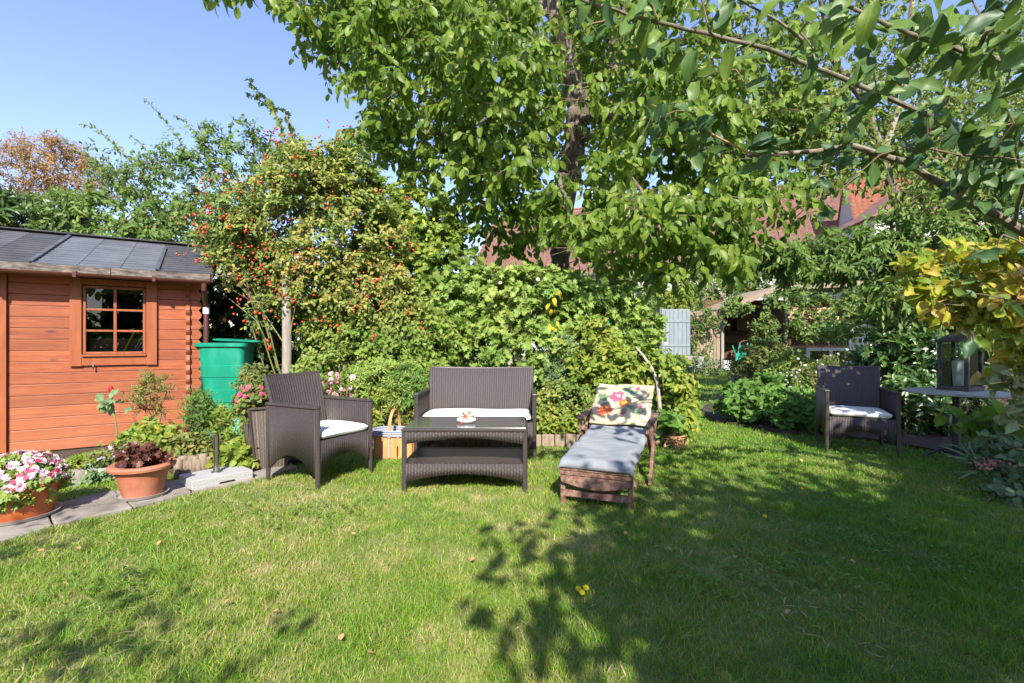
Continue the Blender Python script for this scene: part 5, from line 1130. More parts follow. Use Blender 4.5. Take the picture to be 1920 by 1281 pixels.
mb.build('backrest', M['white'], wc, smooth=True)
for sx in (-1, 1):
    MB().tube([(sx * .22, .2, .64), (sx * .26, 0, .66), (sx * .25, -.18, .64), (sx * .22, -.2, .43)], .016, 8).build('armrest', M['white'], wc, smooth=True)
    for sy in (-1, 1): MB().tube([(sx * .19, sy * .18, .42), (sx * .23, sy * .22, .2), (sx * .21, sy * .2, 0)], .016, 8).build('leg', M['white'], wc, smooth=True)
wb2 = thing('white_stool', 'low white metal stool beside the ornate white chair', 'stool', (P(1598, 0, 7.9).x, 7.7, .30))
MB().lathe([(.001, .60), (.17, .60), (.17, .63), (.001, .63)], n=20, cap=(False, False)).build('seat', M['white'], wb2)
for k in range(3):
    a = R(90 + 120 * k); MB().tube([(.1 * math.cos(a), .1 * math.sin(a), .6), (.05 * math.cos(a), .05 * math.sin(a), .3), (.15 * math.cos(a), .15 * math.sin(a), 0)], .014, 6).build('leg', M['white'], wb2, smooth=True)

# ------------------------------------------------------------------ vegetation
def hang(T): return None
# central tree
def mid_tree():
    base = np.array((.93, 8.2, 0)); tr = [(1045, 640, 8.2), (1050, 500, 8.2), (1052, 420, 8.2), (1070, 330, 8.15), (1080, 250, 8.1), (1085, 200, 8.05), (1065, 110, 7.9), (1040, 30, 7.8), (1020, -120, 7.7), (1010, -300, 7.6)]
    pts = [Vector(base)] + [P(*q) for q in tr]; rad = [.24, .20, .17, .155, .17, .20, .20, .14, .12, .10, .06]
    limbs = [[(1085, 200, 8.05), (1140, 110, 7.9), (1180, 0, 7.6), (1230, -150, 7.3)], [(1065, 110, 7.9), (980, 60, 7.4), (880, -20, 6.8), (760, -90, 6.3)], [(1082, 225, 8.05), (1180, 215, 7.4), (1300, 230, 6.6), (1380, 290, 6.0)],
             [(1070, 330, 8.15), (1000, 290, 7.5), (900, 260, 6.9), (800, 250, 6.5)], [(1080, 250, 8.1), (1130, 260, 7.4), (1180, 330, 6.4), (1230, 400, 5.8)], [(1065, 110, 7.9), (1010, 130, 7.0), (950, 170, 6.2), (900, 230, 5.6)],
             [(1065, 330, 8.1), (1050, 330, 7.2), (1050, 350, 6.2), (1060, 370, 5.6)], [(1040, 30, 7.8), (930, -40, 8.4), (800, -60, 8.9), (680, 0, 9.0)], [(1090, 170, 8.05), (1220, 90, 8.2), (1350, 60, 8.2), (1450, 90, 8.0)]]
    lr = [.13, .11, .085, .07, .06, .06, .05, .09, .10]
    th = thing('walnut_tree', 'tall broad-leaved tree with a knotty trunk rising behind the climbing hedge', 'tree', base)
    mb = MB(); bv = Vector(base)
    fine = []; fr_ = []
    for i in range(len(pts) - 1):
        for q in range(6): u = q / 6; fine.append(pts[i].lerp(pts[i + 1], u) - bv); fr_.append((rad[i] * (1 - u) + rad[i + 1] * u) * (1 + .10 * math.sin(i * 5 + q * 2.1) + .06 * rng.normal()))
    mb.tube(fine, fr_, 14); 
    tk = mb.build('trunk', M['bark'], th, smooth=True)
    seed = []; 
    for i, p in enumerate(pts): seed.append((np.array(p), i - 1))
    for lp, r0 in zip(limbs, lr):
        q = [P(*a) for a in lp]; mb = MB(); fp = []; fr_ = []
        for i in range(len(q) - 1):
            for s__ in range(5): fp.append(q[i].lerp(q[i + 1], s__ / 5) - bv + Vector(rng.normal(0, .012, 3))); fr_.append(r0 * (1 - .75 * (i + s__ / 5) / (len(q) - 1)))
        fp.append(q[-1] - bv); fr_.append(r0 * .22); mb.tube(fp, fr_, 9); mb.build('limb', M['bark'], th, smooth=True)
        k = int(np.argmin([np.linalg.norm(s_[0] - np.array(q[0])) for s_ in seed])); prev = k
        for p in q[1:]: seed.append((np.array(p), prev)); prev = len(seed) - 1
    bl_ = [blob(700, 40, 150, 120, 7.0, 1.4), blob(860, 120, 200, 160, 6.6, 1.5), blob(760, 230, 110, 110, 7.0, 1.0), blob(960, 260, 150, 150, 6.6, 1.3), blob(880, 340, 110, 90, 7.2, .9),
           blob(1180, 120, 190, 170, 7.0, 1.6), blob(1250, 300, 170, 130, 6.6, 1.3), blob(1380, 200, 150, 160, 7.2, 1.4), blob(1000, -60, 380, 120, 7.8, 2.4), blob(700, -60, 220, 90, 7.0, 1.6),
           blob(1200, 420, 170, 80, 6.4, .9), blob(1060, 400, 60, 75, 5.7, .35), blob(1340, 400, 110, 110, 5.8, .7), blob(1240, 420, 110, 60, 5.4, .4), blob(980, 420, 90, 60, 7.6, .7), blob(500, -30, 130, 42, 6.6, .6), blob(640, 40, 70, 60, 6.8, .6), blob(1000, 120, 330, 200, 9.2, 1.2), blob(1200, 480, 120, 45, 7.8, .6), blob(1340, 490, 70, 40, 5.4, .3), blob(1440, 340, 60, 34, 6.2, .3), blob(1500, 400, 34, 30, 6.4, .2)]
    T = fill(bl_, 1040, .25)
    px = 960 + F * T[:, 0] / T[:, 1]; py = 640 - F * (T[:, 2] - CH) / T[:, 1]
    # openings where the sky shows
    hole = lambda a, b_, r_: ((px - a) ** 2 + (py - b_) ** 2 > r_ ** 2)
    T = T[hole(815, 160, 24) & hole(740, 330, 30) & hole(830, 372, 34) & hole(905, 230, 14) & (T[:, 1] > 4.9)]
    nodes, par, wt = grow(seed, T, .35, .05); rd = np.maximum(.05 * np.sqrt(wt / wt.max()), .004); wood(th, base, nodes, par, rd, M['bark'], 'branch', 5, skip=len(seed))
    k = len(T); tw = 6; per = 6; td = unit(unit(rng.normal(size=(k * tw, 3))) * np.array((1, 1, .5)) + np.array((0, 0, -.1))); t0 = np.repeat(T, tw, 0); tl = rng.uniform(.22, .45, k * tw)
    tb = t0 + td * tl[:, None] + np.array((0, 0, -.22)) * tl[:, None]; nn = np.concatenate([t0, tb]); pp = np.concatenate([np.full(len(t0), -1), np.arange(len(t0))]); wood(th, base, nn, pp, np.full(len(nn), .003), M['twig'], 'twig', 3)
    u = (np.arange(per) + 1.2) / (per + .2); pos = t0[:, None] + td[:, None] * (tl[:, None] * u)[..., None] + np.array((0, 0, -.22)) * (tl[:, None] * u ** 2)[..., None]
    side = unit(np.cross(td, np.array((0, 0, 1.)))); sg = np.where(np.arange(per) % 2 == 0, 1, -1)
    ld = unit(td[:, None] * .45 + side[:, None] * sg[None, :, None] * .6 + np.array((0, 0, -.95)) + rng.normal(0, .28, pos.shape)); ln = unit(np.array((0.05, -.85, .5)) + rng.normal(0, .48, pos.shape))
    pos, ld, ln = pos.reshape(-1, 3), ld.reshape(-1, 3), ln.reshape(-1, 3); px = 960 + F * pos[:, 0] / pos[:, 1]; py = 640 - F * (pos[:, 2] - CH) / pos[:, 1]
    tx = np.interp(py, [0, 110, 200, 250, 330, 420, 500], [1035, 1065, 1085, 1080, 1070, 1052, 1050]); near = (np.abs(px - tx) < 27) & (pos[:, 1] < 8.3)
    kp = ~(near & (py < 330) & (rng.random(len(px)) < np.where(py < 120, .45, .85))) & ~(near & (py > 455)) & ~((pos[:, 1] < 6.0) & (py > 520) & (px < 1300))
    pos, ld, ln = pos[kp], ld[kp], ln[kp]
    leaves(th, base, pos, ld, ln, rng.uniform(.075, .165, len(pos)), 'oval', M['lf_tree'], 300, wid=1.0)
mid_tree()

# plum tree with a leaning trunk, right
def plum():
    base = np.array(P(1700, 640, 7.0)); base[2] = 0; pts = [Vector(base), P(1690, 420, 6.9), P(1655, 290, 6.8), P(1620, 190, 6.7), P(1560, 110, 6.6), P(1530, -40, 6.5)]
    th = thing('plum_tree', 'light green small-leaved fruit tree with a slim leaning trunk at upper right', 'tree', base); bv = Vector(base)
    MB().tube([p - bv for p in pts], [.08, .065, .055, .045, .035, .018], 10).build('trunk', M['bark'], th, smooth=True)
    l2 = [P(1655, 290, 6.8), P(1700, 160, 6.8), P(1710, 60, 6.8), P(1712, -60, 6.8)]; MB().tube([p - bv for p in l2], [.04, .035, .03, .02], 8).build('limb', M['bark_pale'], th, smooth=True)
    seed = [(np.array(p), i - 1) for i, p in enumerate(pts)] + [(np.array(l2[1]), 2), (np.array(l2[2]), 6), (np.array(l2[3]), 7)]
    bl_ = [blob(1540, 130, 110, 150, 7.0, 1.2), blob(1480, 260, 120, 90, 6.8, 1.0), blob(1680, 180, 120, 110, 7.4, 1.2), blob(1820, 200, 130, 120, 8.2, 1.2), blob(1560, -40, 220, 70, 7.2, 1.3), blob(1590, 300, 110, 55, 8, .8), blob(1900, 60, 80, 80, 8.5, .8), blob(1880, 330, 90, 70, 8, .8), blob(1740, 310, 120, 60, 8.2, .8), blob(1650, 320, 70, 50, 6.3, .25), blob(1570, 355, 34, 30, 6.2, .15), blob(1720, 370, 80, 50, 6.3, .3), blob(1800, 330, 80, 50, 6.4, .3)]
    T = fill(bl_, 780, .3); px = 960 + F * T[:, 0] / T[:, 1]; py = 640 - F * (T[:, 2] - CH) / T[:, 1]
    hole = lambda a, b_, r_: ((px - a) ** 2 + (py - b_) ** 2 > r_ ** 2); T = T[hole(1605, 100, 26) & hole(1540, 15, 30) & hole(1810, 20, 50) & hole(1625, 350, 30) & hole(1480, 380, 50)]
    nodes, par, wt = grow(seed, T, .35, .03); wood(th, base, nodes, par, np.maximum(.03 * np.sqrt(wt / wt.max()), .003), M['twig'], 'branch', 4, skip=len(seed))
    k = len(T); tw = 5; per = 7; td = unit(unit(rng.normal(size=(k * tw, 3))) + np.array((0, 0, .1))); t0 = np.repeat(T, tw, 0); tl = rng.uniform(.2, .42, k * tw); u = (np.arange(per) + .8) / per
    pos = t0[:, None] + td[:, None] * (tl[:, None] * u)[..., None]; ld = unit(td[:, None] * .4 + rng.normal(0, .6, pos.shape) + np.array((0, 0, -.6))); ln = unit(np.array((0, -.6, .6)) + rng.normal(0, .6, pos.shape))
    nn = np.concatenate([t0, t0 + td * tl[:, None]]); wood(th, base, nn, np.concatenate([np.full(len(t0), -1), np.arange(len(t0))]), np.full(len(nn), .0025), M['twig'], 'twig', 3)
    leaves(th, base, pos.reshape(-1, 3), ld.reshape(-1, 3), ln.reshape(-1, 3), rng.uniform(.06, .10, pos.shape[:2]).ravel(), 'oval', M['lf_plum'], 300, wid=.9)
    fr = T[rng.integers(0, len(T), 26)] + rng.normal(0, .15, (26, 3)); leaves(th, base, fr, rng.normal(size=fr.shape), rng.normal(size=fr.shape), np.full(26, .05), 'ico', M['lf_bright'], 26, name='plum', minpx=3)
plum()

# tree overhanging from the right: branches with big blue-green leaves, crown continuing overhead and behind
def over():
    base = np.array((4.3, 1.2, 0)); th = thing('overhanging_tree', 'large blue-green oval-leaved branches reaching in from the upper right corner', 'tree', base); bv = Vector(base)
    tp_ = [Vector(base), Vector((4.1, 1.15, 1.0)), Vector((3.8, 1.0, 1.9)), Vector((3.6, .6, 2.6)), Vector((3.3, -.3, 3.0)), Vector((2.6, -1.2, 3.3))]
    MB().tube([p - bv for p in tp_], [.15, .13, .12, .10, .07, .03], 12).build('trunk', M['bark_grey'], th, smooth=True)
    br = [([tp_[2], P(1990, 470, 2.7), P(1900, 425, 2.6), P(1780, 355, 2.5), P(1700, 305, 2.45), P(1600, 272, 2.4), P(1530, 285, 2.35), P(1400, 292, 2.3)], .028, 'limb', 'bark_grey'),
          ([P(1800, 365, 2.5), P(1850, 290, 2.35), P(1820, 262, 2.3), P(1740, 215, 2.2), P(1600, 155, 2.05), P(1440, 92, 1.9), P(1320, 62, 1.8), P(1200, 34, 1.75), P(1100, 2, 1.7), P(1020, -30, 1.7)], .014, 'limb', 'bark_grey'),
          ([tp_[3], P(2050, 170, 1.9), P(1920, 122, 1.75), P(1830, 100, 1.7), P(1720, 70, 1.65), P(1640, 35, 1.6), P(1560, 0, 1.6), P(1480, -50, 1.6)], .013, 'limb', 'bark_grey'),
          ([P(1460, 292, 2.3), P(1400, 285, 2.25), P(1330, 248, 2.2), P(1270, 222, 2.15), P(1222, 195, 2.1)], .006, 'twig', 'twig_orange'),
          ([P(1510, 78, 2.1), P(1460, 40, 2.05), P(1385, 0, 2.0), P(1330, -40, 2.0)], .007, 'twig', 'bark_grey'),
          ([P(1830, 100, 1.7), P(1850, 60, 1.6), P(1880, 20, 1.55), P(1830, -20, 1.5)], .008, 'twig', 'bark_grey'),
          ([P(1900, 425, 2.6), P(1920, 340, 2.3), P(1900, 260, 2.1), P(1930, 200, 2.0)], .010, 'twig', 'bark_grey')]
    pos, dr, nr, sz = [], [], [], []
    def put(p, d, s_, n_=None):
        pos.append(np.array(p)); dr.append(d); nr.append(n_ if n_ is not None else unit(np.array((rng.normal(0, .5), -.75, .35 + rng.normal(0, .35))))); sz.append(s_)
    for pts, r0, nm, mt in br:
        fp, fr_ = [], []
        for i in range(len(pts) - 1):
            for q in range(4): fp.append(pts[i].lerp(pts[i + 1], q / 4) + Vector(rng.normal(0, r0 * .12, 3))); fr_.append(r0 * (1 - .72 * (i + q / 4) / (len(pts) - 1)) * (1 + .12 * rng.random() * (q == 0)))
        fp.append(pts[-1]); fr_.append(r0 * .2); MB().tube([p - bv for p in fp], fr_, 9).build(nm, M[mt], th, smooth=True)
        for i in range(1, len(fp)):
            if fp[i].y > 3 or (960 + F * fp[i].x / fp[i].y) > 2000: continue
            if rng.random() < .62:
                d = (fp[i] - fp[i - 1]).normalized()
                # short spur with a few leaves
                sp = fp[i] + Vector((rng.normal(0, .05), rng.normal(0, .04), rng.uniform(-.05, .07))); MB
                for _ in range(int(rng.integers(2, 5))):
                    put(sp + Vector(rng.normal(0, .025, 3)), unit(np.array((rng.normal(-.15, .6), rng.normal(0, .4), rng.normal(-.55, .45)))), rng.uniform(.065, .12))
    # leaf clusters hung by eye where the photograph shows dense dark leaves
    for (px, py, Y, n_, sp) in ((1800, 290, 2.2, 22, .20), (1870, 330, 2.2, 18, .16), (1740, 270, 2.2, 14, .15), (1650, 290, 2.3, 12, .15), (1900, 230, 2.0, 16, .15), (1700, 60, 1.8, 12, .17), (1850, 60, 1.5, 8, .12), (1780, 180, 1.9, 12, .15),
                            (1560, 200, 2.1, 9, .12), (1500, 60, 1.9, 10, .15), (1330, 60, 1.75, 14, .15), (1230, 30, 1.7, 12, .12), (1380, 130, 2.0, 6, .12), (1130, 40, 1.7, 6, .08), (1310, 280, 2.2, 14, .13), (1560, 300, 2.3, 12, .13), (1880, 440, 2.3, 10, .12), (1820, 620, 2.6, 7, .15), (1880, 560, 2.5, 8, .12), (1640, 130, 1.9, 8, .12), (1250, 215, 2.1, 6, .08), (1900, 110, 1.5, 6, .08)):
        c = P(px, py, Y); hub = [c + Vector(rng.normal(0, sp * .55, 3)) for _ in range(max(2, n_ // 4))]
        for h_ in hub: MB().tube([c - bv, (c + h_) / 2 - bv + Vector((0, 0, .01)), h_ - bv], [.004, .003, .002], 5).build('twig', M['twig'], th)
        for k in range(int(n_ * .8)):
            h_ = hub[k % len(hub)]; put(h_ + Vector(rng.normal(0, .02, 3)), unit(np.array((rng.normal(-.2, .6), rng.normal(0, .4), rng.normal(-.5, .45)))), rng.uniform(.06, .12))
    leaves(th, base, pos, dr, nr, sz, 'oval', M['lf_over'], 300, minpx=10, wid=.92)
    # the crown overhead and behind the camera that shades the lawn on the right
    bl_ = [(np.array(c), np.array(r_)) for c, r_ in (((1.9, -1.5, 3.2), (1.35, .9, .5)), ((3.2, -1.4, 3.2), (1.5, 1.0, .6)), ((4.7, .3, 3.0), (1.3, 1.2, .9)), ((1.15, -2.1, 3.0), (.75, .7, .4)), ((3.0, -2.3, 2.8), (1.8, .7, .6)), ((4.8, -1.2, 2.8), (1.3, 1.2, 1.0)))]
    T = fill(bl_, 500, .1); seed = [(np.array(p), i - 1) for i, p in enumerate(tp_)]
    nodes, par, wt = grow(seed, T, .4, .05); wood(th, base, nodes, par, np.maximum(.06 * np.sqrt(wt / wt.max()), .005), M['bark_grey'], 'branch', 5, skip=len(seed))
    k = len(T); n_ = 40; p = np.repeat(T, n_, 0) + rng.normal(0, .20, (k * n_, 3)); d = unit(rng.normal(0, .6, p.shape) + np.array((0, 0, -.5))); nn = unit(rng.normal(0, .5, p.shape) + np.array((0, -.3, .8)))
    leaves(th, base, p, d, nn, rng.uniform(.09, .14, len(p)), 'oval', M['lf_over'], 0, rest='crown', wid=1.05)
over()
# tree behind the camera to the left, whose twigs shade the lower left of the lawn
def back_tree():
    base = np.array((-4.6, -2.5, 0)); th = thing('apple_tree', 'tree behind the viewer whose twigs throw shadows on the lower left lawn', 'tree', base)
    seed = [(base, -1), (np.array((-4.6, -2.5, 1.6)), 0), (np.array((-4.3, -2.2, 2.4)), 1)]
    MB().tube([(0, 0, 0), (0, 0, 1.6), (.3, .3, 2.4)], [.14, .11, .08], 10).build('trunk', M['bark'], th, smooth=True)
    bl_ = [(np.array(c), np.array(r_)) for c, r_ in (((-4.0, -1.9, 3.1), (1.2, .9, .7)), ((-1.7, -1.4, 2.45), (.6, .2, .2)), ((-2.6, -1.0, 2.75), (.7, .22, .2)), ((-1.0, -1.7, 2.6), (.5, .12, .12)), ((-5.2, -1.6, 3.4), (1.0, .9, .8)))]
    T = fill(bl_, 190, .2); nodes, par, wt = grow(seed, T, .4, .05); wood(th, base, nodes, par, np.maximum(.05 * np.sqrt(wt / wt.max()), .004), M['bark'], 'branch', 5, skip=3)
    k = len(T); n_ = 14; p = np.repeat(T, n_, 0) + rng.normal(0, .12, (k * n_, 3)); leaves(th, base, p, rng.normal(size=p.shape), rng.normal(0, .5, p.shape) + np.array((0, 0, 1.)), rng.uniform(.06, .10, len(p)), 'oval', M['lf_tree'], 0, rest='crown')
back_tree()

def hipx(n, size=.018, mat='hip', name='rose_hips', r=.22, kind='ico', parts=0): return lambda th, base, T, out: hips(th, base, T, out, n, size, mat, name, kind, r, parts=parts)
def gb_(px, Y): q = P(px, 0, Y); return (q.x, Y, 0)
# left background
plant('orange_tree', 'bare-twigged tree with thin rusty orange foliage at the far left behind the shed', 'tree', gb_(110, 15), [blob(90, 320, 90, 60, 15, 1.2), blob(30, 330, 60, 50, 15, 1), blob(150, 340, 60, 35, 15, 1), blob(80, 290, 50, 25, 15, .8)], 300, .085, 'small', 'lf_orange', tw=6, twl=.45, per=5, stem=.08, minr=.004, shell=.2, stemname='branch')
plant('cherry_laurel', 'glossy long-leaved laurel bush above the left end of the shed roof', 'shrub', gb_(40, 8.2), [blob(30, 420, 60, 50, 8.2, .5), blob(110, 430, 40, 40, 8.2, .4), blob(-30, 420, 50, 60, 8.2, .5)], 110, .17, 'long', 'lf_laurel', tw=4, twl=.25, per=6, up=.8, droop=-.3, nparts=120, stem=.03)
plant('mixed_hedge', 'mid-green leafy hedge shrub behind the middle of the shed roof', 'shrub', gb_(200, 8.6), [blob(200, 420, 110, 60, 8.6, .7), blob(290, 460, 90, 80, 8.4, .7), blob(130, 400, 60, 40, 9, .6)], 330, .075, 'oval', 'lf_hazel', tw=4, twl=.22, per=6, nparts=150, stem=.03)
def shoots(lst, leaf=.08, mat='lf_hazel', kind='oval', step=.032):
    def f_(th, base, T, out):
        p, d, n_, s = [], [], [], []; bv = Vector(base); mb = MB()
        for path_, Y in lst:
            pts = [P(a, b_, Y) for a, b_ in path_]; mb.tube([q - bv for q in pts], [.012 * (1 - .8 * i / (len(pts) - 1)) + .002 for i in range(len(pts))], 5)
            for i in range(len(pts) - 1):
                L_ = (pts[i + 1] - pts[i]).length; k = int(L_ / step); dv = (pts[i + 1] - pts[i]).normalized()
                for q in range(k):
                    c = pts[i].lerp(pts[i + 1], (q + rng.random()) / k); a = np.array(dv) * .4 + unit(rng.normal(size=3)) * .9 + np.array((0, 0, -.2)); p.append(np.array(c)); d.append(a); n_.append(unit(rng.normal(0, .6, 3) + np.array((0, -.5, .7)))); s.append(leaf * rng.uniform(.7, 1.2))
        mb.build('shoot', M['twig'], th, smooth=True); leaves(th, base, p, d, n_, s, kind, M[mat], 150, minpx=8, rest='shoot_leaves')
    return f_
plant('plum_thicket', 'tall thicket with long arching leafy shoots against the sky above the shed', 'shrub', gb_(330, 8.8),
      [blob(330, 350, 90, 80, 8.8, .8), blob(440, 330, 90, 90, 8.6, .8), blob(400, 430, 110, 80, 8.3, .7), blob(240, 330, 60, 50, 9, .6), blob(520, 330, 60, 70, 8.2, .6)], 400, .07, 'oval', 'lf_hazel', tw=4, twl=.26, per=6, nparts=120, stem=.035, shell=.2,
      extra=shoots([([(350, 300), (335, 260), (300, 215), (272, 185)], 8.8), ([(400, 290), (370, 250), (330, 215)], 8.7), ([(270, 330), (230, 285), (180, 240), (155, 232)], 9), ([(250, 350), (200, 310), (140, 280), (103, 245)], 9.1), ([(420, 290), (430, 250), (438, 220)], 8.6), ([(480, 300), (470, 250), (480, 225)], 8.5), ([(300, 320), (270, 275), (242, 252)], 9), ([(370, 300), (385, 260), (383, 228)], 8.8), ([(500, 300), (505, 265), (512, 243)], 8.4), ([(330, 330), (290, 300), (255, 290)], 8.9)]))
plant('hop_vine', 'thin climbing vine with two long leafy tips high against the sky', 'vine', gb_(545, 7.5), [blob(540, 330, 35, 60, 7.5, .3)], 30, .08, 'lobed', 'lf_hop', tw=3, twl=.2, per=4, stem=.012, shell=.1,
      extra=shoots([([(530, 262), (525, 225), (500, 190), (478, 165), (463, 145)], 7.5), ([(548, 270), (545, 240), (535, 210), (500, 195), (470, 178), (458, 172)], 7.5), ([(560, 290), (552, 262), (540, 232)], 7.5)], .11, 'lf_hop', 'lobed', .04))
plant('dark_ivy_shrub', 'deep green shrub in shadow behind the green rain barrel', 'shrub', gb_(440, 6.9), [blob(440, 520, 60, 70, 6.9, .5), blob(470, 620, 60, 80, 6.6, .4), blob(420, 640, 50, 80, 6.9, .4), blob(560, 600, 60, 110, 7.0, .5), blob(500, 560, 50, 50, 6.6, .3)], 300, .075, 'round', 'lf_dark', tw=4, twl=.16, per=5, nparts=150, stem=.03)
# rose with hips
rose_b = [blob(600, 350, 110, 75, 6.0, .55), blob(500, 420, 95, 80, 5.9, .5), blob(660, 450, 100, 90, 6.0, .5), blob(580, 510, 110, 80, 5.9, .45), blob(700, 560, 90, 80, 5.9, .4), blob(450, 460, 60, 55, 5.8, .35), blob(640, 330, 70, 55, 6.1, .4), blob(760, 620, 70, 70, 5.9, .35)]
plant('rose_hip_bush', 'huge rambling rose covered in red hips over the pale wooden post', 'shrub', (-2.3, 5.9, 0), rose_b, 1150, .050, 'oval', 'lf_rose', tw=5, twl=.17, per=7, nparts=300, stem=.03, shell=.35, extra=hipx(760, .025), wid=1.1)
plant('lower_rose_growth', 'leafy rose shoots and undergrowth right of the pale post', 'shrub', (-1.9, 5.75, 0), [blob(625, 640, 60, 60, 5.9, .2), blob(690, 660, 75, 60, 5.7, .3), blob(610, 700, 40, 45, 5.5, .2), blob(740, 690, 70, 45, 5.5, .3), blob(810, 640, 70, 60, 5.8, .3)], 420, .06, 'oval', 'lf_hop', tw=4, twl=.14, per=5, nparts=200, stem=.02, extra=hipx(18, .03))
def canes(th, base, T, out):
    mb = MB(); bv = Vector(base)
    for (a, b_, c, d, e, f_) in ((420, 500, 470, 560, 515, 700), (440, 520, 490, 580, 520, 690), (400, 505, 450, 520, 530, 640), (470, 530, 500, 600, 525, 700), (560, 540, 545, 620, 535, 710), (430, 560, 480, 600, 520, 680)):
        mb.tube([P(a, b_, 5.6) - bv, P(c, d, 5.6) - bv, P(e, f_, 5.7) - bv], [.003, .006, .008], 5)
    mb.build('cane', M['twig_green'], th, smooth=True)
plant('arching_rose_canes', 'thin green-brown rose canes arching over the rain barrel left of the post', 'shrub', (-2.75, 5.7, 0), [blob(440, 500, 50, 40, 5.6, .2), blob(480, 590, 25, 40, 5.6, .1)], 45, .04, 'oval', 'lf_rose', tw=3, twl=.14, per=5, stem=.008, shell=.1, extra=lambda *a: (canes(*a), hipx(26, .04)(*a)))
# hop arbour and climbing dome
def yleaf(pts, mat='lf_yellow', s_=.09, n_=8, sp=.07):
    def f_(th, base, T, out):
        p = np.concatenate([np.array(P(*q)) + rng.normal(0, sp, (n_, 3)) * np.array((.7, .4, 1)) for q in pts]); leaves(th, base, p, rng.normal(0, .5, p.shape) + np.array((0, -.2, -1.)), rng.normal(0, .3, p.shape) + np.array((0, -.9, .3)), rng.uniform(.6, 1.2, len(p)) * s_, 'oval', M[mat], 100, rest='yellow_leaves')
    return f_
plant('hop_arbour', 'rounded green hop vine covering an arbour between the rose and the walnut trunk', 'vine', (-.95, 6.7, 0), [blob(790, 430, 75, 75, 6.7, .5), blob(750, 480, 80, 90, 6.6, .5), blob(830, 500, 60, 90, 6.6, .45), blob(720, 390, 50, 50, 6.6, .4), blob(800, 590, 90, 80, 6.5, .4), blob(850, 600, 60, 60, 6.4, .35)], 560, .085, 'lobed', 'lf_hop', tw=4, twl=.16, per=5, nparts=300, stem=.03, shell=.6, extra=yleaf([(790, 420, 6.2), (760, 430, 6.2), (815, 460, 6.2)], s_=.06, n_=5, sp=.12))
plant('climbing_hedge', 'broad dome of bright green climbing plants behind the sofa and lounger', 'hedge', (.4, 6.3, 0), [blob(930, 570, 90, 62, 6.3, .5), blob(1010, 575, 110, 70, 6.2, .5), blob(1110, 590, 90, 65, 6.2, .5), blob(1180, 630, 50, 60, 6.1, .4), blob(900, 650, 70, 60, 6.0, .35), blob(1010, 660, 90, 60, 5.9, .35), blob(1110, 670, 80, 55, 5.8, .35), blob(870, 560, 50, 45, 6.3, .4)], 900, .07, 'lobed', 'lf_dome', tw=4, twl=.13, per=6, nparts=300, stem=.03, shell=.7,
      extra=lambda *a: (yleaf([(1045, 555, 5.7), (1036, 575, 5.7), (1042, 615, 5.65)], s_=.075, n_=5, sp=.045)(*a), hipx(30, .05, 'whitepetal', 'white_blossoms', .15, 'flower')(*a)))
plant('raspberry_canes', 'yellow-green leafy canes behind the flowered lounger cushion', 'shrub', (1.3, 5.55, 0), [blob(1110, 660, 55, 50, 5.5, .25), blob(1190, 690, 60, 45, 5.4, .25), blob(1250, 720, 40, 50, 5.4, .25), blob(1265, 765, 25, 45, 5.3, .2), blob(1160, 720, 40, 40, 5.4, .2)], 260, .07, 'oval', 'lf_bright', tw=3, twl=.16, per=6, nparts=300, stem=.012, up=.4, wid=1.15)
q = [P(1238, 770, 5.25), P(1232, 715, 5.2), P(1222, 690, 5.2), P(1205, 665, 5.2), P(1192, 650, 5.2)]
bt = thing('white_branch', 'forked dead white branch standing above the top right of the floral cushion', 'branch', (q[0].x, q[0].y, 0)); bv = Vector((q[0].x, q[0].y, 0))
MB().tube([Vector((0, 0, 0))] + [p - bv for p in q], [.02, .021, .02, .018, .013, .007], 8).build('stem', M['birch'], bt, smooth=True)
MB().tube([P(1233, 712, 5.2) - bv, P(1240, 695, 5.2) - bv, P(1244, 676, 5.2) - bv], [.012, .010, .005], 8).build('fork', M['birch'], bt, smooth=True)
# flower bed in front
def bush(name, label, px, py, rx, ry, Y, n, leaf, kind, mat, cat='plant', **k):
    q = P(px, 0, Y); return plant(name, label, cat, (q.x, Y, .04), [blob(px, py, rx, ry, Y, max(.12, rx / F * Y * .7))], n, leaf, kind, mat, **k)
fine = dict(tw=3, twl=.09, per=6, stem=.006)
bush('pink_phlox', 'cluster of pink phlox flowers between the left armchair and its backrest', 618, 735, 32, 26, 4.9, 60, .05, 'long', 'lf_bed', 'flowers', extra=hipx(60, .06, 'pink', 'blossom', .09, 'flower', 60), **fine)
bush('aster_plant', 'feathery green aster clump left of the sofa back', 715, 720, 60, 38, 5.1, 190, .045, 'long', 'lf_dome', 'plant', tw=4, twl=.12, per=8, up=.6, droop=0, stem=.01, nparts=100)
bush('fennel_clump', 'fine-leaved dark green clump next to the sofa left arm', 765, 735, 32, 45, 5.05, 120, .035, 'long', 'lf_per', 'plant', tw=4, twl=.12, per=9, up=.6, droop=0, stem=.008)
bush('dry_stalks', 'yellowing plant stalks behind the wood-splint basket', 735, 790, 55, 40, 5.1, 110, .06, 'long', 'lf_bed', 'plant', tw=3, twl=.16, per=4, up=.9, droop=-.2, stem=.01, stemmat='twig')
bush('yellow_lily_leaves', 'bright yellow-green leaves low beside the basket', 700, 760, 22, 34, 5.0, 40, .08, 'long', 'lf_bright', 'plant', nparts=60, **fine)
bush('autumn_rose', 'low shrub with red-tinged yellow leaves right of the sofa', 1065, 760, 48, 48, 5.4, 200, .045, 'oval', 'lf_rose', 'shrub', tw=4, twl=.11, per=6, nparts=200, stem=.01, extra=hipx(12, .03))
bush('spirea_bush', 'yellow-green bush left of the lounger cushion above the log edging', 1045, 790, 40, 30, 5.3, 130, .05, 'oval', 'lf_bright', 'shrub', tw=4, twl=.1, per=5, nparts=200, stem=.01)
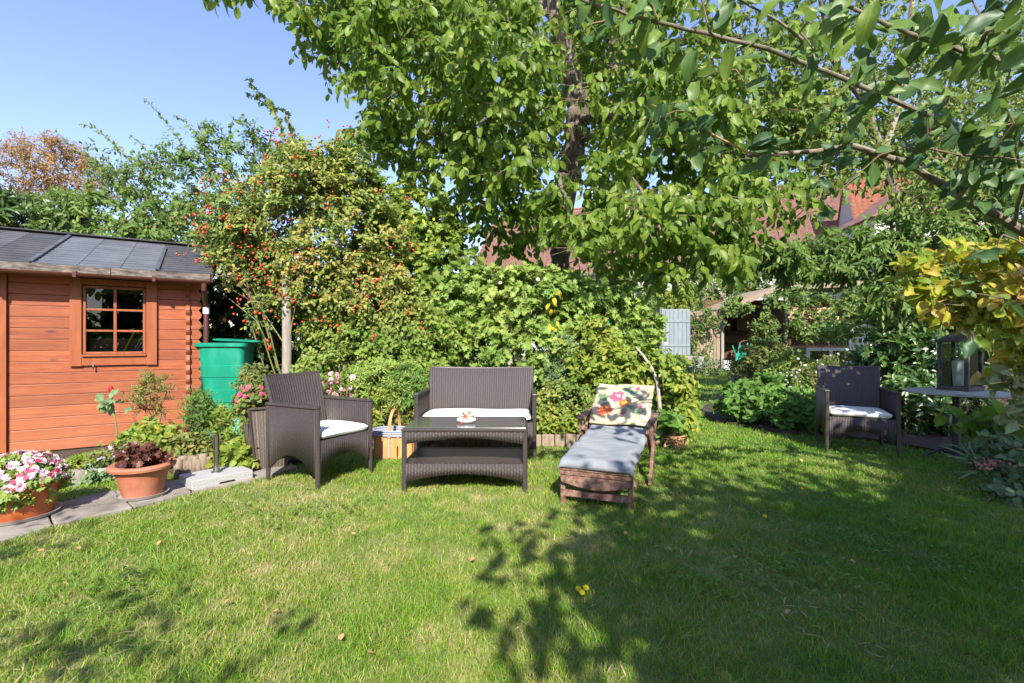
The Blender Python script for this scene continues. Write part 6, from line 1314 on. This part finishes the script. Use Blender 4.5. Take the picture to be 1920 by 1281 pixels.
bush('grey_lavender', 'grey-green lavender in the middle of the climbing hedge', 1065, 690, 38, 55, 5.6, 130, .05, 'long', 'lf_grey', 'plant', tw=3, twl=.14, per=7, up=.8, droop=-.3, stem=.008)
bush('green_weeds', 'leafy green weeds left of the sofa beneath the vines', 800, 700, 40, 30, 5.5, 110, .06, 'oval', 'lf_hop', 'plant', nparts=80, **fine)
bush('red_geranium', 'red and pink geranium growing in the tall wicker planter', 482, 748, 24, 20, 4.12, 55, .04, 'round', 'lf_bed', 'flowers', extra=hipx(40, .042, 'magenta', 'blossom', .07, 'flower', 40), **fine)
bush('planter_greens', 'olive foliage standing behind the tall wicker planter', 476, 718, 26, 34, 4.6, 80, .03, 'oval', 'lf_bed', **fine)
bush('bergenia', 'big round green leaf clump at the right end of the log edging', 1250, 800, 20, 20, 5.0, 14, .13, 'heart', 'lf_per', 'plant', tw=2, twl=.08, per=2, nparts=60, stem=.006)
bush('dry_grass_tuft', 'small tuft of dry straw grass at the right end of the log edging', 1262, 825, 16, 12, 5.0, 45, .10, 'strap', 'dead', 'grass', tw=3, twl=.03, per=3, up=-.2, droop=.9, stem=.004)
# bed by the shed
bush('marigold_leaves', 'yellow-green low foliage at the foot of the shed wall', 180, 875, 45, 18, 3.9, 60, .05, 'lobed', 'lf_bright', 'plant', nparts=150, **fine)
bush('silver_leaf_plant', 'silvery green low foliage left of the terracotta pot', 195, 888, 35, 14, 3.8, 40, .04, 'lobed', 'lf_grey', 'plant', nparts=60, **fine)
bush('lilac_aster', 'lilac-white small flowers just above the purple leaves', 215, 848, 20, 8, 3.75, 14, .03, 'oval', 'lf_bed', 'flowers', extra=hipx(20, .035, 'lilac', 'blossom', .04, 'flower', 20), **fine)
bush('rose_bush', 'bushy green rose with a salmon bloom behind the terracotta pot', 285, 828, 42, 30, 4.1, 95, .055, 'oval', 'lf_bright', 'shrub', nparts=200, extra=hipx(5, .07, 'pink', 'blossom', .05, 'flower', 5), **fine)
bush('green_perennial', 'loose green foliage left of the parasol tube', 350, 842, 42, 28, 4.1, 110, .045, 'oval', 'lf_bed', 'plant', nparts=150, **fine)
bush('feathery_shrub', 'feathery olive shrub against the right part of the shed wall', 285, 745, 24, 38, 4.5, 40, .035, 'long', 'lf_bed', 'shrub', tw=3, twl=.14, per=8, up=1.2, droop=-.6, stem=.008)
bush('rosemary', 'upright dark green rosemary in front of the shed corner', 372, 785, 24, 42, 4.5, 80, .03, 'long', 'lf_per', 'shrub', tw=4, twl=.13, per=10, up=1.4, droop=-.7, stem=.008)
bush('goldenrod', 'pale yellow-green tall plant in front of the green barrel', 434, 815, 32, 45, 4.5, 100, .05, 'long', 'lf_bright', 'plant', tw=3, twl=.14, per=6, up=1.0, droop=-.2, stem=.008, nparts=120)
bush('mallow_leaves', 'broad yellow-green leaves at the log palisade beside the planter', 445, 860, 30, 22, 4.05, 60, .06, 'round', 'lf_bright', 'plant', nparts=120, **fine)
# single stem rose with a dark red bud
rs = G(215, 880); rs = Vector((rs.x, 4.15, .04)); rs.x = (217 - 960) / F * 4.15
rz = thing('single_rose', 'single rose stem with dark red bud and round pale leaves before the shed wall', 'rose', rs)
tp2 = P(208, 735, 4.15) - rs; MB().tube([(0, 0, 0), (.01, 0, .3), tuple(P(214, 775, 4.15) - rs), tuple(tp2)], .006, 7).build('stem', M['twig_green'], rz, smooth=True)
pp_ = []; 
for k in range(16): pp_.append(np.array(P(210 + rng.normal(0, 14), 757 + rng.normal(0, 10), 4.15 + rng.normal(0, .03))))
leaves(rz, rs, pp_, rng.normal(0, .7, (16, 3)) + np.array((0, -.3, -.2)), rng.normal(0, .3, (16, 3)) + np.array((0, -.8, .5)), np.full(16, .065), 'round', M['lf_grey'], 30, wid=1.1)
bd = P(208, 732, 4.15) - rs; MB().lathe([(.004, -.02), (.018, -.005), (.022, .01), (.014, .03), (.003, .045)], tuple(bd), 12).build('bud', M['red'], rz, smooth=True)

# right border
plant('ground_perennials', 'bright green low perennials spilling onto the lawn left of the shaded armchair', 'plant', gb_(1440, 6.2), [blob(1400, 755, 45, 25, 6.4, .35), blob(1470, 765, 60, 30, 6.1, .35), blob(1530, 780, 35, 35, 5.8, .3), blob(1450, 735, 60, 25, 6.8, .3)], 330, .09, 'oval', 'lf_per', tw=3, twl=.12, per=5, nparts=300, up=.6, droop=.1, stem=.01)
plant('white_phlox', 'clump of small white flowers beside the shaded armchair back', 'flowers', gb_(1510, 6.6), [blob(1510, 715, 40, 25, 6.6, .25), blob(1545, 690, 20, 25, 6.4, .15)], 90, .05, 'long', 'lf_bed', tw=3, twl=.1, per=5, stem=.006, extra=hipx(120, .03, 'whitepetal', 'white_blossoms', .12, 'flower'))
plant('rhododendron', 'glossy dark green rhododendron behind the shaded armchair', 'shrub', gb_(1690, 6.2), [blob(1690, 660, 55, 45, 6.3, .4), blob(1740, 700, 50, 70, 6.0, .4), blob(1650, 690, 40, 40, 6.6, .3), blob(1720, 760, 60, 70, 5.7, .35)], 300, .10, 'long', 'lf_rhodo', tw=3, twl=.10, per=7, up=.5, droop=.05, nparts=300, stem=.02, wid=1.3)
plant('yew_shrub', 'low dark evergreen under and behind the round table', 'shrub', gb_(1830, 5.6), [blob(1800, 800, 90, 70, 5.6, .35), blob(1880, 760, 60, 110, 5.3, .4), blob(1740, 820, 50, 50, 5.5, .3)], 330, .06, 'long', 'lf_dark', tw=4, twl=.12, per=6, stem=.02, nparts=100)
plant('bronze_shrub', 'low bronze-green shrub in front of the woodshed', 'shrub', gb_(1450, 11), [blob(1450, 675, 55, 32, 11, .7), blob(1400, 690, 25, 22, 11.5, .4), blob(1520, 690, 50, 35, 9.6, .5)], 240, .07, 'oval', 'lf_bed', tw=4, twl=.2, per=5, stem=.02)
plant('dark_bushes', 'small grey-green bush left of the woodshed entrance', 'shrub', gb_(1320, 15), [blob(1320, 690, 25, 22, 15, .5), blob(1280, 690, 20, 20, 14, .5)], 90, .08, 'oval', 'lf_grey', tw=3, twl=.2, per=5, stem=.02)
plant('woodshed_creeper', 'green creeper hanging over the woodshed roof edge', 'vine', gb_(1560, 18.9), [blob(1480, 560, 40, 20, 18.5, .4), blob(1560, 570, 80, 14, 18.5, .4), blob(1640, 560, 70, 28, 18, .5), blob(1440, 620, 24, 40, 18.6, .3), blob(1390, 575, 30, 14, 18.7, .3), blob(1520, 605, 40, 26, 18.2, .3), blob(1580, 615, 70, 18, 17, .4)], 330, .13, 'oval', 'lf_hazel', tw=4, twl=.3, per=5, stem=.03, minr=.005)
plant('elder_bush', 'wide dark green shrub rising above the woodshed', 'shrub', gb_(1500, 23), [blob(1450, 510, 90, 45, 23, 1.2), blob(1560, 490, 110, 55, 23, 1.4), blob(1330, 520, 70, 50, 23, 1.2), blob(1260, 540, 60, 50, 22, 1), blob(1180, 560, 70, 45, 22, 1), blob(1090, 560, 70, 45, 22, 1), blob(960, 560, 90, 50, 22, 1)], 700, .17, 'oval', 'lf_hazel', tw=4, twl=.5, per=6, stem=.08, minr=.008)
plant('fence_creeper', 'green creeper growing over the beige board fence left of the woodshed', 'vine', gb_(1320, 18.6), [blob(1320, 600, 34, 26, 18.6, .3), blob(1215, 600, 22, 40, 15.5, .3), blob(1310, 650, 26, 30, 18.4, .3)], 90, .12, 'oval', 'lf_hazel', tw=3, twl=.3, per=5, stem=.03, minr=.005)
plant('bramble_tangle', 'loose green bramble tangle half hiding the white table and ornate chair', 'shrub', gb_(1560, 7.4), [blob(1560, 690, 60, 14, 7.3, .2), blob(1610, 690, 40, 30, 7.2, .2), blob(1500, 690, 50, 30, 7.6, .25), blob(1600, 630, 60, 14, 7.7, .15)], 120, .06, 'oval', 'lf_hop', tw=3, twl=.16, per=6, stem=.012)
plant('golden_shrub', 'yellow-leaved shrub above the grey cabinet', 'shrub', gb_(1275, 17.5), [blob(1270, 565, 24, 22, 17.5, .5), blob(1280, 550, 20, 20, 17.5, .4)], 80, .11, 'oval', 'lf_bright', tw=4, twl=.25, per=5, stem=.04)
plant('walnut_sapling', 'young tree with long drooping leaflets in front of the tiled roof at right', 'tree', gb_(1680, 6.6), [blob(1640, 460, 90, 36, 6.5, .5), blob(1560, 490, 100, 34, 6.6, .5), blob(1730, 470, 80, 70, 6.3, .5), blob(1700, 545, 90, 40, 6.3, .4), blob(1840, 400, 80, 60, 6.5, .5), blob(1450, 480, 70, 26, 6.8, .4)], 330, .105, 'long', 'lf_hazel', tw=4, twl=.24, per=7, nparts=300, stem=.03, droop=.9, shell=.3, wid=1.2, cut=lambda T: ((960 + F * T[:, 0] / T[:, 1] - 1665) ** 2 + (640 - F * (T[:, 2] - CH) / T[:, 1] - 415) ** 2 > 26 ** 2))
plant('green_thicket', 'dense dark green thicket behind the yellow-leaved bush at right', 'shrub', gb_(1800, 8), [blob(1720, 600, 80, 50, 8.3, .6), blob(1850, 560, 110, 100, 7.6, .7), blob(1900, 480, 80, 80, 7.8, .7), blob(1640, 590, 60, 40, 9, .5), blob(1700, 430, 40, 40, 7.2, .2), blob(1700, 510, 60, 50, 6.9, .3)], 520, .08, 'oval', 'lf_hazel', tw=4, twl=.2, per=6, nparts=200, stem=.04)
plant('witch_hazel', 'yellow and orange autumn-leaved bush at the right edge above the lantern', 'shrub', (4.6, 3.9, 0), [blob(1850, 480, 90, 22, 3.9, .3), blob(1830, 555, 80, 26, 3.9, .3), blob(1895, 560, 55, 50, 3.7, .35), blob(1740, 500, 60, 10, 3.9, .12), blob(1730, 540, 50, 8, 3.9, .1), blob(1915, 630, 30, 30, 3.6, .2), blob(1918, 672, 20, 24, 3.6, .15)], 150, .085, 'round', 'lf_autumn', tw=3, twl=.15, per=3, nparts=300, stem=.018, droop=.45, shell=.1, wid=.8, szvar=.45, stemmat='bark_pale', cut=None)
plant('heart_leaf_vine', 'large bright heart-shaped leaves below the round table', 'vine', (3.75, 3.9, 0), [blob(1825, 785, 55, 12, 3.95, .08), blob(1880, 790, 45, 22, 3.8, .12)], 34, .14, 'heart', 'lf_heart', tw=1, twl=.06, per=1, nparts=60, stem=.008, droop=.7, shell=.1)
plant('variegated_dogwood', 'cream-edged variegated leaves at the right edge beside the table top', 'shrub', (4.0, 3.65, 0), [blob(1898, 712, 26, 14, 3.6, .12), blob(1905, 762, 28, 16, 3.5, .12)], 18, .085, 'round', 'lf_varieg', tw=2, twl=.07, per=3, nparts=150, stem=.008)
plant('sedum', 'grey-green stonecrop with dusty pink flower heads at the right edge of the lawn', 'flowers', (3.72, 3.45, .03), [blob(1890, 850, 40, 35, 3.5, .15), blob(1920, 900, 40, 45, 3.3, .18)], 70, .055, 'round', 'lf_grey', tw=2, twl=.07, per=4, nparts=150, stem=.006,
      extra=lambda th, base, T, out: leaves(th, base, np.concatenate([np.array(c) + rng.normal(0, 1, (70, 3)) * np.array((.045, .04, .010)) for c in (P(1875, 866, 3.35), P(1900, 838, 3.45), P(1850, 872, 3.4))]), rng.normal(size=(210, 3)), np.tile((0, -.2, 1.), (210, 1)), np.full(210, .018), 'flower', M['sedum'], 0, rest='flower_heads'))
plant('grey_iris_leaves', 'narrow grey-green blades at the lawn edge under the round table', 'plant', (3.55, 3.75, .03), [blob(1850, 880, 25, 20, 3.7, .12)], 22, .2, 'strap', 'lf_grey', tw=2, twl=.04, per=2, up=1, droop=-.8, stem=.004, nparts=40)
# far green mass closing the view
T = np.stack([rng.uniform(-34, 44, 1500), rng.uniform(44, 50, 1500), rng.uniform(0, 6.0, 1500)], 1)
fb = thing('tree_belt', 'far-off dark green belt of trees behind the houses and hedges', 'woodland', (0, 46, 0)); n_ = 14
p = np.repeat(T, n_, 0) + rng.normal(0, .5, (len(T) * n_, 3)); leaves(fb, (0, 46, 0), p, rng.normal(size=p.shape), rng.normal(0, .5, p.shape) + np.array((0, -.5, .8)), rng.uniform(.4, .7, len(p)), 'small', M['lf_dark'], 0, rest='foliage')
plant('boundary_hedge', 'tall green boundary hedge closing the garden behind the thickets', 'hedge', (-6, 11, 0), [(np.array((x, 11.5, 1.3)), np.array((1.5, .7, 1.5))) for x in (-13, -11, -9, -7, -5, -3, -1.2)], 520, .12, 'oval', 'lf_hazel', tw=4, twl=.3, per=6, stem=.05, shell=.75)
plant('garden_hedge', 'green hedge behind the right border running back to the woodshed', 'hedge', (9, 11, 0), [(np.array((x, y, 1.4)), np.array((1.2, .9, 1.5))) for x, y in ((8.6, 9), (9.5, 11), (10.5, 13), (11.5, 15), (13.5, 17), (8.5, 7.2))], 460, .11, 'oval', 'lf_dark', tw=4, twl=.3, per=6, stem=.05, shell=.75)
# a green bed edge right of the path to the woodshed
print('objects', len(S.objects), 'tris', sum(len(o.data.polygons) for o in S.objects if o.type == 'MESH'))

plant('rear_hedge', 'tall dark hedge behind the viewer, mirrored in the shed window', 'hedge', (0, -9, 0), [(np.array((x, -9, 2.2)), np.array((1.6, .8, 2.6))) for x in range(-10, 11, 2)], 620, .3, 'oval', 'lf_dark', tw=4, twl=.45, per=5, stem=.08, shell=.75)
